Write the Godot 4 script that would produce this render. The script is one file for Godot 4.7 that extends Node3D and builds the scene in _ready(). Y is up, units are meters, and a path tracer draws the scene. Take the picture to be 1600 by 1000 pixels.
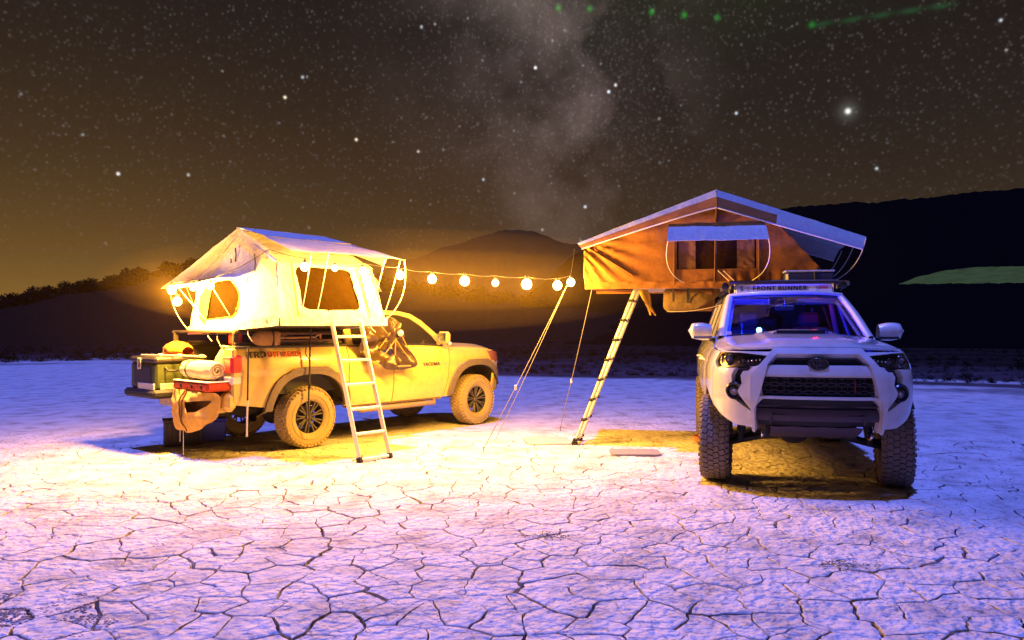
extends Node3D

# ---------------------------------------------------------------- mesh builder
class MB:
	var v := PackedVector3Array()
	var n := PackedVector3Array()

	func tri(a: Vector3, b: Vector3, c: Vector3, na := Vector3.ZERO, nb := Vector3.ZERO, nc := Vector3.ZERO) -> void:
		var g := (b - a).cross(c - a)
		if g.length_squared() < 1e-16:
			return
		if na == Vector3.ZERO:
			na = g.normalized()
			nb = na
			nc = na
		if g.dot(na + nb + nc) > 0.0:
			v.append(a); v.append(c); v.append(b)
			n.append(na); n.append(nc); n.append(nb)
		else:
			v.append(a); v.append(b); v.append(c)
			n.append(na); n.append(nb); n.append(nc)

	func quad(a: Vector3, b: Vector3, c: Vector3, d: Vector3) -> void:
		tri(a, b, c)
		tri(a, c, d)

	func corner(s: Vector3, h: Vector3, k: int, b: float) -> Vector3:
		var p := Vector3()
		for i in 3:
			p[i] = s[i] * (h[i] - (0.0 if i == k else b))
		return p

	func box(c: Vector3, size: Vector3, b := 0.0, bs := Basis()) -> void:
		var h := size / 2.0
		var w := func(s: Vector3, k: int) -> Vector3: return c + bs * corner(s, h, k, b)
		for k in 3:
			var i := (k + 1) % 3
			var j := (k + 2) % 3
			for sg in [-1.0, 1.0]:
				var q := []
				for ij in [[-1.0, -1.0], [1.0, -1.0], [1.0, 1.0], [-1.0, 1.0]]:
					var s := Vector3()
					s[k] = sg; s[i] = ij[0]; s[j] = ij[1]
					q.append(w.call(s, k))
				quad(q[0], q[1], q[2], q[3])
			if b > 0.0:
				for ij in [[-1.0, -1.0], [1.0, -1.0], [1.0, 1.0], [-1.0, 1.0]]:
					var s0 := Vector3()
					s0[k] = -1.0; s0[i] = ij[0]; s0[j] = ij[1]
					var s1 := s0
					s1[k] = 1.0
					quad(w.call(s0, i), w.call(s1, i), w.call(s1, j), w.call(s0, j))
		if b > 0.0:
			for x in [-1.0, 1.0]:
				for y in [-1.0, 1.0]:
					for z in [-1.0, 1.0]:
						var s := Vector3(x, y, z)
						tri(w.call(s, 0), w.call(s, 1), w.call(s, 2))

	func tube(pts: Array, r, sides := 8, cap := true) -> void:
		var m := pts.size()
		var up := Vector3.UP
		var rings := []
		var norms := []
		var pu := Vector3.ZERO
		for i in m:
			var t: Vector3 = (pts[mini(i + 1, m - 1)] - pts[maxi(i - 1, 0)]).normalized()
			if pu == Vector3.ZERO:
				pu = t.cross(up if absf(t.y) < 0.9 else Vector3.RIGHT).normalized()
			else:
				pu = (pu - t * pu.dot(t)).normalized()
			var pv := t.cross(pu)
			var rad: float = r[i] if r is Array else r
			var ring := []
			var nr := []
			for k in sides:
				var a := TAU * k / sides
				var d := pu * cos(a) + pv * sin(a)
				ring.append(pts[i] + d * rad)
				nr.append(d)
			rings.append(ring)
			norms.append(nr)
		for i in m - 1:
			for k in sides:
				var k2 := (k + 1) % sides
				tri(rings[i][k], rings[i + 1][k], rings[i + 1][k2], norms[i][k], norms[i + 1][k], norms[i + 1][k2])
				tri(rings[i][k], rings[i + 1][k2], rings[i][k2], norms[i][k], norms[i + 1][k2], norms[i][k2])
		if cap:
			for e in [0, m - 1]:
				for k in sides:
					tri(pts[e], rings[e][k], rings[e][(k + 1) % sides])

	# profile of (radius, height), spun about the transform's y axis
	func lathe(prof: Array, segs: int, xf := Transform3D(), smooth := false) -> void:
		var m := prof.size()
		var sn := []
		for i in m - 1:
			var d: Vector2 = prof[i + 1] - prof[i]
			sn.append(Vector2(d.y, -d.x).normalized())
		var flipped := false
		for i in m - 1:
			var n0: Vector2 = sn[i]
			var n1: Vector2 = sn[i]
			if smooth:
				if i > 0:
					n0 = (sn[i] + sn[i - 1]).normalized()
				if i < m - 2:
					n1 = (sn[i] + sn[i + 1]).normalized()
			for k in segs:
				var a0 := TAU * k / segs
				var a1 := TAU * (k + 1) / segs
				var p := func(q: Vector2, a: float) -> Vector3: return xf * Vector3(q.x * cos(a), q.y, q.x * sin(a))
				var nn := func(q: Vector2, a: float) -> Vector3: return (xf.basis * Vector3(q.x * cos(a), q.y, q.x * sin(a))).normalized()
				var A: Vector3 = p.call(prof[i], a0)
				var B: Vector3 = p.call(prof[i], a1)
				var C: Vector3 = p.call(prof[i + 1], a1)
				var D: Vector3 = p.call(prof[i + 1], a0)
				tri(A, B, C, nn.call(n0, a0), nn.call(n0, a1), nn.call(n1, a1))
				tri(A, C, D, nn.call(n0, a0), nn.call(n1, a1), nn.call(n1, a0))

	func nrm(f: Callable, p: Vector2) -> Vector3:
		var e := 0.004
		var du: Vector3 = f.call(p + Vector2(e, 0)) - f.call(p - Vector2(e, 0))
		var dv: Vector3 = f.call(p + Vector2(0, e)) - f.call(p - Vector2(0, e))
		return du.cross(dv).normalized()

	# a 2D outline with holes, cut on a grid and laid on the surface f; off along the normal, thick inwards
	func panel(poly: PackedVector2Array, holes: Array, step: float, f: Callable, thick := 0.0, off := 0.0, side := 1.0, step_y := 0.0) -> void:
		var sy := step_y if step_y > 0.0 else step
		var lo := poly[0]
		var hi := poly[0]
		for p in poly:
			lo = lo.min(p)
			hi = hi.max(p)
		var cache := {}
		var at := func(p: Vector2) -> Array:
			var key := Vector2i(roundi(p.x * 20000.0), roundi(p.y * 20000.0))
			if not cache.has(key):
				var nn := nrm(f, p) * side
				cache[key] = [f.call(p) + nn * off, nn]
			return cache[key]
		var nx := int(ceil((hi.x - lo.x) / step))
		var ny := int(ceil((hi.y - lo.y) / sy))
		for ix in nx:
			for iy in ny:
				var a := lo + Vector2(ix * step, iy * sy)
				var cell := PackedVector2Array([a, a + Vector2(step, 0), a + Vector2(step, sy), a + Vector2(0, sy)])
				var got: Array = Geometry2D.intersect_polygons(cell, poly)
				for h in holes:
					var next := []
					for g in got:
						if Geometry2D.is_polygon_clockwise(g):
							continue
						next.append_array(Geometry2D.clip_polygons(g, h))
					got = next
				for g in got:
					if Geometry2D.is_polygon_clockwise(g):
						continue
					var idx := Geometry2D.triangulate_polygon(g)
					for k in range(0, idx.size(), 3):
						var A: Array = at.call(g[idx[k]])
						var B: Array = at.call(g[idx[k + 1]])
						var C: Array = at.call(g[idx[k + 2]])
						tri(A[0], B[0], C[0], A[1], B[1], C[1])
		if thick != 0.0:
			for ring in [poly] + holes:
				var m: int = ring.size()
				for i in m:
					var p0: Vector2 = ring[i]
					var p1: Vector2 = ring[(i + 1) % m]
					var seg := maxi(1, int(ceil(p0.distance_to(p1) / step)))
					for k in seg:
						var mid := p0.lerp(p1, (k + 0.5) / seg)
						if ring != poly and not Geometry2D.is_point_in_polygon(mid, poly):
							continue
						var inside := false
						for h in holes:
							if ring != h and Geometry2D.is_point_in_polygon(mid, h):
								inside = true
						if inside:
							continue
						var A: Array = at.call(p0.lerp(p1, float(k) / seg))
						var B: Array = at.call(p0.lerp(p1, float(k + 1) / seg))
						quad(A[0], B[0], B[0] - B[1] * thick, A[0] - A[1] * thick)

	# a smooth surface over a grid of points (rows of equal length)
	func sheet(rows: Array, wrap := false) -> void:
		var m := rows.size()
		var w: int = rows[0].size()
		var nn := []
		for i in m:
			var line := []
			for k in w:
				var kp := (k + 1) % w if wrap else mini(k + 1, w - 1)
				var km := (k - 1 + w) % w if wrap else maxi(k - 1, 0)
				var du: Vector3 = rows[i][kp] - rows[i][km]
				var dv: Vector3 = rows[mini(i + 1, m - 1)][k] - rows[maxi(i - 1, 0)][k]
				var c := du.cross(dv)
				line.append(c.normalized() if c.length_squared() > 1e-14 else Vector3.ZERO)
			nn.append(line)
		for i in m - 1:
			for k in (w if wrap else w - 1):
				var k2 := (k + 1) % w
				var nd: Vector3 = (rows[i + 1][k] - rows[i][k]).cross(rows[i][k2] - rows[i][k])
				var N := [nn[i][k], nn[i][k2], nn[i + 1][k2], nn[i + 1][k]]
				for q in 4:
					if N[q] == Vector3.ZERO:
						N[q] = (nn[i][k] + nn[i + 1][k2] + nn[i + 1][k] + nn[i][k2]).normalized()
				tri(rows[i][k], rows[i][k2], rows[i + 1][k2], N[0], N[1], N[2])
				tri(rows[i][k], rows[i + 1][k2], rows[i + 1][k], N[0], N[2], N[3])

	# flat outline pushed along the transform's z, from -d/2 to d/2
	func prism(poly: PackedVector2Array, d: float, xf := Transform3D()) -> void:
		var idx := Geometry2D.triangulate_polygon(poly)
		for z in [-d / 2.0, d / 2.0]:
			for k in range(0, idx.size(), 3):
				tri(xf * Vector3(poly[idx[k]].x, poly[idx[k]].y, z), xf * Vector3(poly[idx[k + 1]].x, poly[idx[k + 1]].y, z), xf * Vector3(poly[idx[k + 2]].x, poly[idx[k + 2]].y, z))
		for i in poly.size():
			var a := poly[i]
			var b := poly[(i + 1) % poly.size()]
			quad(xf * Vector3(a.x, a.y, -d / 2.0), xf * Vector3(b.x, b.y, -d / 2.0), xf * Vector3(b.x, b.y, d / 2.0), xf * Vector3(a.x, a.y, d / 2.0))

	func ball(c: Vector3, r: Vector3, segs := 16, rings := 10, bs := Basis()) -> void:
		var prof := []
		for i in rings + 1:
			var a := -PI / 2.0 + PI * i / rings
			prof.append(Vector2(maxf(cos(a), 0.0), sin(a)))
		lathe(prof, segs, Transform3D(bs * Basis.from_scale(r), c), true)

	func add(mesh: Mesh, xf: Transform3D) -> void:
		for s in mesh.get_surface_count():
			var a := mesh.surface_get_arrays(s)
			var pv: PackedVector3Array = a[Mesh.ARRAY_VERTEX]
			var pn: PackedVector3Array = a[Mesh.ARRAY_NORMAL]
			var ix = a[Mesh.ARRAY_INDEX]
			var cnt: int = ix.size() if ix != null and ix.size() else pv.size()
			for k in range(0, cnt, 3):
				var q := []
				for j in 3:
					q.append(ix[k + j] if ix != null and ix.size() else k + j)
				tri(xf * pv[q[0]], xf * pv[q[1]], xf * pv[q[2]], (xf.basis * pn[q[0]]).normalized(), (xf.basis * pn[q[1]]).normalized(), (xf.basis * pn[q[2]]).normalized())

	func mesh() -> ArrayMesh:
		var arr := []
		arr.resize(Mesh.ARRAY_MAX)
		arr[Mesh.ARRAY_VERTEX] = v
		arr[Mesh.ARRAY_NORMAL] = n
		var st := SurfaceTool.new()
		st.create_from_arrays(arr)
		st.index()
		return st.commit()


# ---------------------------------------------------------------- scene helpers
var M := {}
var taken := {}
var rng := RandomNumberGenerator.new()
var nz := FastNoiseLite.new()

func numbered(called: String) -> String:
	if not taken.has(called):
		taken[called] = 0
		return called
	taken[called] += 1
	return "%s_%03d" % [called, taken[called]]

func part_name(called: String, parent: Node) -> String:
	if not parent.has_node(called):
		return called
	var i := 1
	while parent.has_node("%s_%03d" % [called, i]):
		i += 1
	return "%s_%03d" % [called, i]

func thing(called: String, label: String, category: String, at := Vector3.ZERO, turn := 0.0, group := "") -> Node3D:
	var o := Node3D.new()
	o.name = numbered(called)
	add_child(o)
	o.position = at
	o.rotation.y = turn
	tag(o, label, category, group)
	return o

func tag(o: Node, label: String, category: String, group := "") -> void:
	o.set_meta("label", label)
	o.set_meta("category", category)
	if group:
		o.set_meta("group", group)

func obj(called: String, b: MB, material: Material, parent: Node = self) -> MeshInstance3D:
	var o := MeshInstance3D.new()
	o.name = numbered(called) if parent == self else part_name(called, parent)
	o.mesh = b.mesh()
	o.material_override = material
	parent.add_child(o, true)
	return o

func inst(called: String, mesh: Mesh, material: Material, parent: Node, xf := Transform3D()) -> MeshInstance3D:
	var o := MeshInstance3D.new()
	o.name = numbered(called) if parent == self else part_name(called, parent)
	o.mesh = mesh
	o.material_override = material
	o.transform = xf
	parent.add_child(o, true)
	return o

func holder(called: String, parent: Node, xf := Transform3D()) -> Node3D:
	var o := Node3D.new()
	o.name = part_name(called, parent)
	o.transform = xf
	parent.add_child(o, true)
	return o

func lin(r: float, g: float, b: float, a := 1.0) -> Color:
	var c := Color(r, g, b).linear_to_srgb()
	c.a = a
	return c

func mat(r: float, g: float, b: float, rough := 0.7, metal := 0.0) -> StandardMaterial3D:
	var m := StandardMaterial3D.new()
	m.albedo_color = lin(r, g, b)
	m.roughness = rough
	m.metallic = metal
	return m

func noise_tex(freq: float, octaves: int, size: int, ramp: Array, normal := false, bump := 4.0, kind := FastNoiseLite.TYPE_SIMPLEX_SMOOTH, sd := 1, warp := false) -> NoiseTexture2D:
	var f := FastNoiseLite.new()
	f.noise_type = kind
	f.frequency = freq
	f.fractal_octaves = octaves
	f.seed = sd
	if kind == FastNoiseLite.TYPE_CELLULAR:
		f.cellular_return_type = FastNoiseLite.RETURN_DISTANCE2_SUB
	if warp:
		f.domain_warp_enabled = true
		f.domain_warp_amplitude = 30.0
		f.domain_warp_frequency = 0.01
	var t := NoiseTexture2D.new()
	t.width = size
	t.height = size
	t.seamless = true
	t.as_normal_map = normal
	t.bump_strength = bump
	t.noise = f
	if ramp:
		var g := Gradient.new()
		g.offsets = PackedFloat32Array(ramp.map(func(e): return e[0]))
		g.colors = PackedColorArray(ramp.map(func(e): return Color(e[1], e[2], e[3])))
		t.color_ramp = g
	return t

func triplanar(m: StandardMaterial3D, scale: float, world := false) -> StandardMaterial3D:
	m.uv1_triplanar = true
	m.uv1_world_triplanar = world
	m.uv1_scale = Vector3.ONE * scale
	return m

func fabric(r: float, g: float, b: float, back := 0.0) -> StandardMaterial3D:
	var m := mat(r, g, b, 0.9)
	m.albedo_texture = M.t_cloth
	m.normal_enabled = true
	m.normal_texture = M.t_folds
	m.normal_scale = 0.55
	if back > 0.0:
		m.backlight_enabled = true
		m.backlight = Color(back, back, back)
	return triplanar(m, 1.3)

func poly(pts: Array) -> PackedVector2Array:
	var p := PackedVector2Array()
	for i in range(0, pts.size(), 2):
		p.append(Vector2(pts[i], pts[i + 1]))
	if Geometry2D.is_polygon_clockwise(p):
		p.reverse()
	return p

func round_poly(p: PackedVector2Array, r: float, k := 4) -> PackedVector2Array:
	var o := PackedVector2Array()
	var m := p.size()
	for i in m:
		var a := p[(i - 1 + m) % m]
		var b := p[i]
		var c := p[(i + 1) % m]
		var rr := minf(r, 0.45 * minf(a.distance_to(b), b.distance_to(c)))
		var s := b + (a - b).normalized() * rr
		var e := b + (c - b).normalized() * rr
		for j in k + 1:
			var t := float(j) / k
			o.append(s.lerp(b, t).lerp(b.lerp(e, t), t))
	return o

func circle(c: Vector2, r: float, k := 24, from := 0.0, to := TAU) -> PackedVector2Array:
	var o := PackedVector2Array()
	var whole := is_equal_approx(to - from, TAU)
	for i in (k if whole else k + 1):
		var a := from + (to - from) * i / k
		o.append(c + Vector2(cos(a), sin(a)) * r)
	return o

func mirror(p: PackedVector2Array) -> PackedVector2Array:
	var o := PackedVector2Array()
	for q in p:
		o.append(Vector2(-q.x, q.y))
	o.reverse()
	return o

# a smooth plan curve given as (z, x) points from the nose's middle; returns points by distance along it
func plan_curve(pts: Array) -> Dictionary:
	var line := PackedVector2Array()
	for i in pts.size() - 1:
		var a: Vector2 = pts[maxi(i - 1, 0)]
		if i == 0:
			a = Vector2(-pts[1].x, pts[1].y)
		var b: Vector2 = pts[i]
		var c: Vector2 = pts[i + 1]
		var d: Vector2 = pts[mini(i + 2, pts.size() - 1)]
		for k in 10:
			line.append(b.cubic_interpolate(c, a, d, k / 10.0))
	line.append(pts[-1])
	var far := PackedFloat32Array([0.0])
	for i in range(1, line.size()):
		far.append(far[i - 1] + line[i].distance_to(line[i - 1]))
	return {"line": line, "far": far}

func plan_at(c: Dictionary, u: float) -> Array:
	var far: PackedFloat32Array = c.far
	var line: PackedVector2Array = c.line
	var i := clampi(far.bsearch(u) - 1, 0, line.size() - 2)
	var t := (u - far[i]) / maxf(far[i + 1] - far[i], 1e-6)
	var p := line[i].lerp(line[i + 1], t)
	var i0 := maxi(i - 1, 0)
	var i1 := mini(i + 2, line.size() - 1)
	var d := (line[i1] - line[i0]).normalized()
	return [p, Vector2(-d.y, d.x)]   # point (z, x), outward normal

func plan_u_of_z(c: Dictionary, z: float) -> float:
	for i in c.line.size() - 1:
		if c.line[i + 1].x >= z:
			var t: float = (z - c.line[i].x) / maxf(c.line[i + 1].x - c.line[i].x, 1e-6)
			return lerpf(c.far[i], c.far[i + 1], t)
	return c.far[-1]

func plan_u_of_x(c: Dictionary, x: float) -> float:
	for i in c.line.size() - 1:
		if c.line[i + 1].y <= x and c.line[i].y > x:
			var t: float = (c.line[i].y - x) / (c.line[i].y - c.line[i + 1].y)
			return lerpf(c.far[i], c.far[i + 1], t)
	return c.far[-1]

func omni(called: String, parent: Node, at: Vector3, c: Color, energy: float, size: float, reach := 60.0) -> OmniLight3D:
	var l := OmniLight3D.new()
	l.name = part_name(called, parent)
	l.light_color = c
	l.light_energy = energy
	l.light_size = size
	l.omni_range = reach
	l.omni_attenuation = 2.0
	l.shadow_enabled = true
	l.position = at
	parent.add_child(l, true)
	return l

func words(text: String, height: float, depth: float, face := "Droid Sans", bold := true) -> TextMesh:
	var t := TextMesh.new()
	var f := SystemFont.new()
	f.font_names = PackedStringArray([face])
	f.font_weight = 700 if bold else 400
	t.font = f
	t.text = text
	t.font_size = 64
	t.pixel_size = height / 46.0
	t.depth = depth
	return t

# ---------------------------------------------------------------- the place
const EYE := Vector3(0, 1.5, 0)
const WARM := Vector3(1.0, 0.475, 0.055)      # the string bulbs' light, linear

func zone(x: float, z: float) -> float:
	var d := -z
	return minf(minf(d - 1.9, 10.6 - d), (0.76 * d + 1.3 - absf(x)) / 1.26)

func sky() -> PanoramaSkyMaterial:
	var w := 1024
	var h := 512
	var im := Image.create(w, h, false, Image.FORMAT_RGBF)
	var f := FastNoiseLite.new()
	f.frequency = 2.2
	f.fractal_octaves = 6
	f.fractal_gain = 0.58
	f.seed = 7
	var mw := Vector3(sin(0.17), 0.0, -cos(0.17)).rotated(Vector3(-cos(0.17), 0, -sin(0.17)).normalized(), 0.0)
	# the milky way: a great circle that rises from the horizon a little right of the middle and leans over
	var pole := Vector3(cos(0.11), 0.12, sin(0.11)).normalized()
	for y in h:
		var el := PI / 2.0 - PI * (y + 0.5) / h
		for x in w:
			var az := TAU * (x + 0.5) / w
			var d := Vector3(sin(az) * cos(el), sin(el), -cos(az) * cos(el))
			var e := maxf(el, 0.0)
			var low := exp(-e / 0.11)
			var mid := exp(-e / 0.30)
			var warm := 0.16 + 0.84 * exp(-pow(wrapf(az + 0.62, -PI, PI) / 0.52, 2.0))
			var c := Vector3(0.0080, 0.0064, 0.0082)
			c += Vector3(0.023, 0.0152, 0.0095) * mid
			c += Vector3(0.235, 0.115, 0.010) * low * warm
			c += Vector3(0.020, 0.012, 0.002) * low
			var across := asin(clampf(d.dot(pole), -1.0, 1.0))
			var wob := f.get_noise_3dv(d * 1.1) * 0.10
			var band := exp(-pow((across + wob) / 0.125, 2.0))
			var lump := clampf(0.78 + 1.35 * f.get_noise_3dv(d * 2.4 + Vector3(3, 1, 2)), 0.06, 1.6) * (1.0 - 0.65 * smoothstep(-0.02, 0.15, across))
			var rift := clampf(1.0 - 1.9 * exp(-pow((across - 0.065 + wob * 0.8 + 0.06 * f.get_noise_3dv(d * 3.0)) / 0.045, 2.0)), 0.12, 1.0)
			var glow := band * lump * rift * smoothstep(-0.02, 0.30, el)
			c += Vector3(0.125, 0.090, 0.084) * glow
			var green := exp(-pow((el - 0.44) / 0.10, 2.0)) * exp(-pow(wrapf(az - 0.22, -PI, PI) / 0.25, 2.0))
			c += Vector3(0.004, 0.012, 0.0) * green * (0.7 + f.get_noise_3dv(d * 2.0))
			im.set_pixel(x, y, Color(c.x, c.y, c.z))
	var W := 4096
	var H := 2048
	im.resize(W, H, Image.INTERPOLATE_CUBIC)
	var r := RandomNumberGenerator.new()
	r.seed = 11
	var put := func(px: float, py: float, c: Color, s: float) -> void:
		var R := int(ceil(s * 2.5))
		var x0 := int(floor(px))
		var y0 := int(floor(py))
		for yy in range(y0 - R, y0 + R + 1):
			for xx in range(x0 - R, x0 + R + 1):
				if yy < 0 or yy >= H:
					continue
				var dd := Vector2(xx + 0.5 - px, yy + 0.5 - py).length_squared()
				var a := exp(-dd / (2.0 * s * s))
				if a < 0.01:
					continue
				var xw := (xx + W) % W
				var o := im.get_pixel(xw, yy)
				im.set_pixel(xw, yy, Color(o.r + c.r * a, o.g + c.g * a, o.b + c.b * a))
	# faint unresolved stars
	for i in 420000:
		var sy := r.randf_range(0.0, 1.0)
		var el := asin(sy)
		var yy := int((0.5 - el / PI) * H)
		var xx := r.randi_range(0, W - 1)
		var o := im.get_pixel(xx, clampi(yy, 0, H - 1))
		var a := pow(r.randf(), 9.0) * 0.10 * smoothstep(0.0, 0.25, el) + r.randf() * 0.006
		im.set_pixel(xx, clampi(yy, 0, H - 1), Color(o.r + a, o.g + a * 0.92, o.b + a * 0.92))
	# the milky way's own crowd of faint stars
	for i in 160000:
		var t := r.randf() * PI
		var side := pole.cross(Vector3.UP).normalized()
		var ups := side.cross(pole).normalized()
		var d := (side * cos(t) + ups * absf(sin(t)) + pole * (r.randfn() * 0.085 - 0.01)).normalized()
		var el := asin(d.y)
		if el < 0.02 or f.get_noise_3dv(d * 2.4 + Vector3(3, 1, 2)) < r.randf_range(-0.5, 0.35):
			continue
		var xx := int(fposmod(atan2(d.x, -d.z) / TAU * W, W))
		var yy := clampi(int((0.5 - el / PI) * H), 0, H - 1)
		var o := im.get_pixel(xx, yy)
		var a := pow(r.randf(), 4.0) * 0.07 * smoothstep(0.0, 0.30, el)
		im.set_pixel(xx, yy, Color(o.r + a, o.g + a * 0.93, o.b + a * 0.95))
	var k := 0
	while k < 9000:
		var sy := r.randf()
		var el := asin(sy)
		var az := r.randf() * TAU
		var d := Vector3(sin(az) * cos(el), sin(el), -cos(az) * cos(el))
		var across := asin(clampf(d.dot(pole), -1.0, 1.0))
		if r.randf() > 0.55 + 0.45 * exp(-pow(across / 0.16, 2.0)):
			continue
		k += 1
		var mag := pow(r.randf(), -0.72) * 0.017
		mag = minf(mag, 0.75) * smoothstep(0.01, 0.22, el)
		var tint := r.randf()
		var c := Color(0.82, 0.9, 1.0) if tint < 0.5 else (Color(1.0, 0.97, 0.92) if tint < 0.85 else Color(1.0, 0.82, 0.62))
		put.call(az / TAU * W, (0.5 - el / PI) * H, c * mag * 3.4, 0.33 + minf(mag, 0.6) * 0.36)
	# the one bright planet
	var spot := func(x: float, y: float) -> Vector2:
		var az := atan((x - 800.0) / 1200.0)
		var el := atan((509.0 - y) / 1200.0 * cos(az))
		return Vector2(fposmod(az / TAU * W, W), (0.5 - el / PI) * H)
	var pl: Vector2 = spot.call(1326, 173)
	put.call(pl.x, pl.y, Color(1.5, 1.5, 1.4), 1.15)
	put.call(pl.x, pl.y, Color(0.07, 0.075, 0.07), 4.5)
	# a row of faint green spots high in the sky, then a faint streak
	for g in [[873, 11, 0.25], [922, 12, 0.22], [1019, 17, 0.25], [1070, 22, 0.25], [1122, 26, 0.18], [1270, 37, 0.16]]:
		var q: Vector2 = spot.call(g[0], g[1])
		put.call(q.x, q.y, Color(0.02, 0.62, 0.06) * g[2] * 1.6, 1.4)
	for t in 60:
		var q: Vector2 = spot.call(1262 + t * 4.0, 40 - t * 0.62 + sin(t * 0.5) * 0.6)
		put.call(q.x, q.y, Color(0.006, 0.10, 0.03) * (0.05 + 0.22 * pow(absf(sin(t * 0.27)), 2.0)), 1.2)
	var sm := PanoramaSkyMaterial.new()
	sm.panorama = ImageTexture.create_from_image(im)
	return sm

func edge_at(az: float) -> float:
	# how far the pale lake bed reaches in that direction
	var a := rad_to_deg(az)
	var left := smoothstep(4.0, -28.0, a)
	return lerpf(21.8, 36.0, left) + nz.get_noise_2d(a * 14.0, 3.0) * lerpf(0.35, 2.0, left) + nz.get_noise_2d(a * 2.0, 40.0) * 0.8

func ground() -> MeshInstance3D:
	var rings := PackedFloat32Array()
	var r := 0.3
	while r < 12.5:
		rings.append(r)
		r += 0.15
	while r < 70.0:
		rings.append(r)
		r *= 1.02
	while r < 3200.0:
		rings.append(r)
		r *= 1.13
	var A := 480
	var v := PackedVector3Array()
	var n := PackedVector3Array()
	var c := PackedColorArray()
	var ix := PackedInt32Array()
	var clay := Vector3(0.56, 0.52, 0.48)
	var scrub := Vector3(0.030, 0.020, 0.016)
	v.append(Vector3(0, -0.003, 0)); n.append(Vector3.UP); c.append(Color(clay.x, clay.y, clay.z))
	for i in rings.size():
		for a in A:
			var az := TAU * a / A
			var R := rings[i]
			var p := Vector3(R * sin(az), -0.003, -R * cos(az))
			var zd := zone(p.x, p.z)
			var col := clay
			if zd > -0.1:
				p.y -= 0.045 * smoothstep(-0.05, 0.35, zd)
				col = clay.lerp(Vector3(0.17, 0.14, 0.14), smoothstep(0.0, 0.4, zd))  # crack floor: deeper soil, darkened further to put shade into the cracks
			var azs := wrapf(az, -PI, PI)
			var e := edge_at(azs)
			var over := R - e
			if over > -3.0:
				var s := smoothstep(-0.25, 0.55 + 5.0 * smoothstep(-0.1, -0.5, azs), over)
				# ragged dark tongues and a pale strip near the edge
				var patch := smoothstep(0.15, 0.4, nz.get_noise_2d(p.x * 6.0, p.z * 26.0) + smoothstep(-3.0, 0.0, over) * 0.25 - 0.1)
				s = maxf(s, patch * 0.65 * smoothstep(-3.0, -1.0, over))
				var far_soil := Vector3(0.095, 0.066, 0.07).lerp(scrub, smoothstep(0.0, 16.0, over))  # bare soil to scrub; light fading with distance is put into this colour
				far_soil *= 0.85 + 0.5 * nz.get_noise_2d(p.x * 9.0, p.z * 30.0)
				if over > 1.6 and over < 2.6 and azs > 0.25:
					far_soil = clay * 0.8
				col = col.lerp(far_soil, s)
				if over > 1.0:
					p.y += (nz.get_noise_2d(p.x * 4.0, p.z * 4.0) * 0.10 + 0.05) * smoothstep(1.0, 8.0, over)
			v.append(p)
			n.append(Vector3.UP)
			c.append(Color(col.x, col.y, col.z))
	for a in A:
		ix.append_array([0, 1 + a, 1 + (a + 1) % A])
	for i in rings.size() - 1:
		for a in A:
			var b := (a + 1) % A
			var p := 1 + i * A
			var q := p + A
			ix.append_array([p + a, q + a, q + b, p + a, q + b, p + b])
	var arr := []
	arr.resize(Mesh.ARRAY_MAX)
	arr[Mesh.ARRAY_VERTEX] = v
	arr[Mesh.ARRAY_COLOR] = c
	arr[Mesh.ARRAY_INDEX] = ix
	var st := SurfaceTool.new()
	st.create_from_arrays(arr)
	st.generate_normals()
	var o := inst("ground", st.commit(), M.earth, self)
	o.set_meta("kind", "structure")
	o.set_meta("label", "pale dry lake bed that darkens into scrub and a painted falloff of light towards the hills")
	return o

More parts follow.
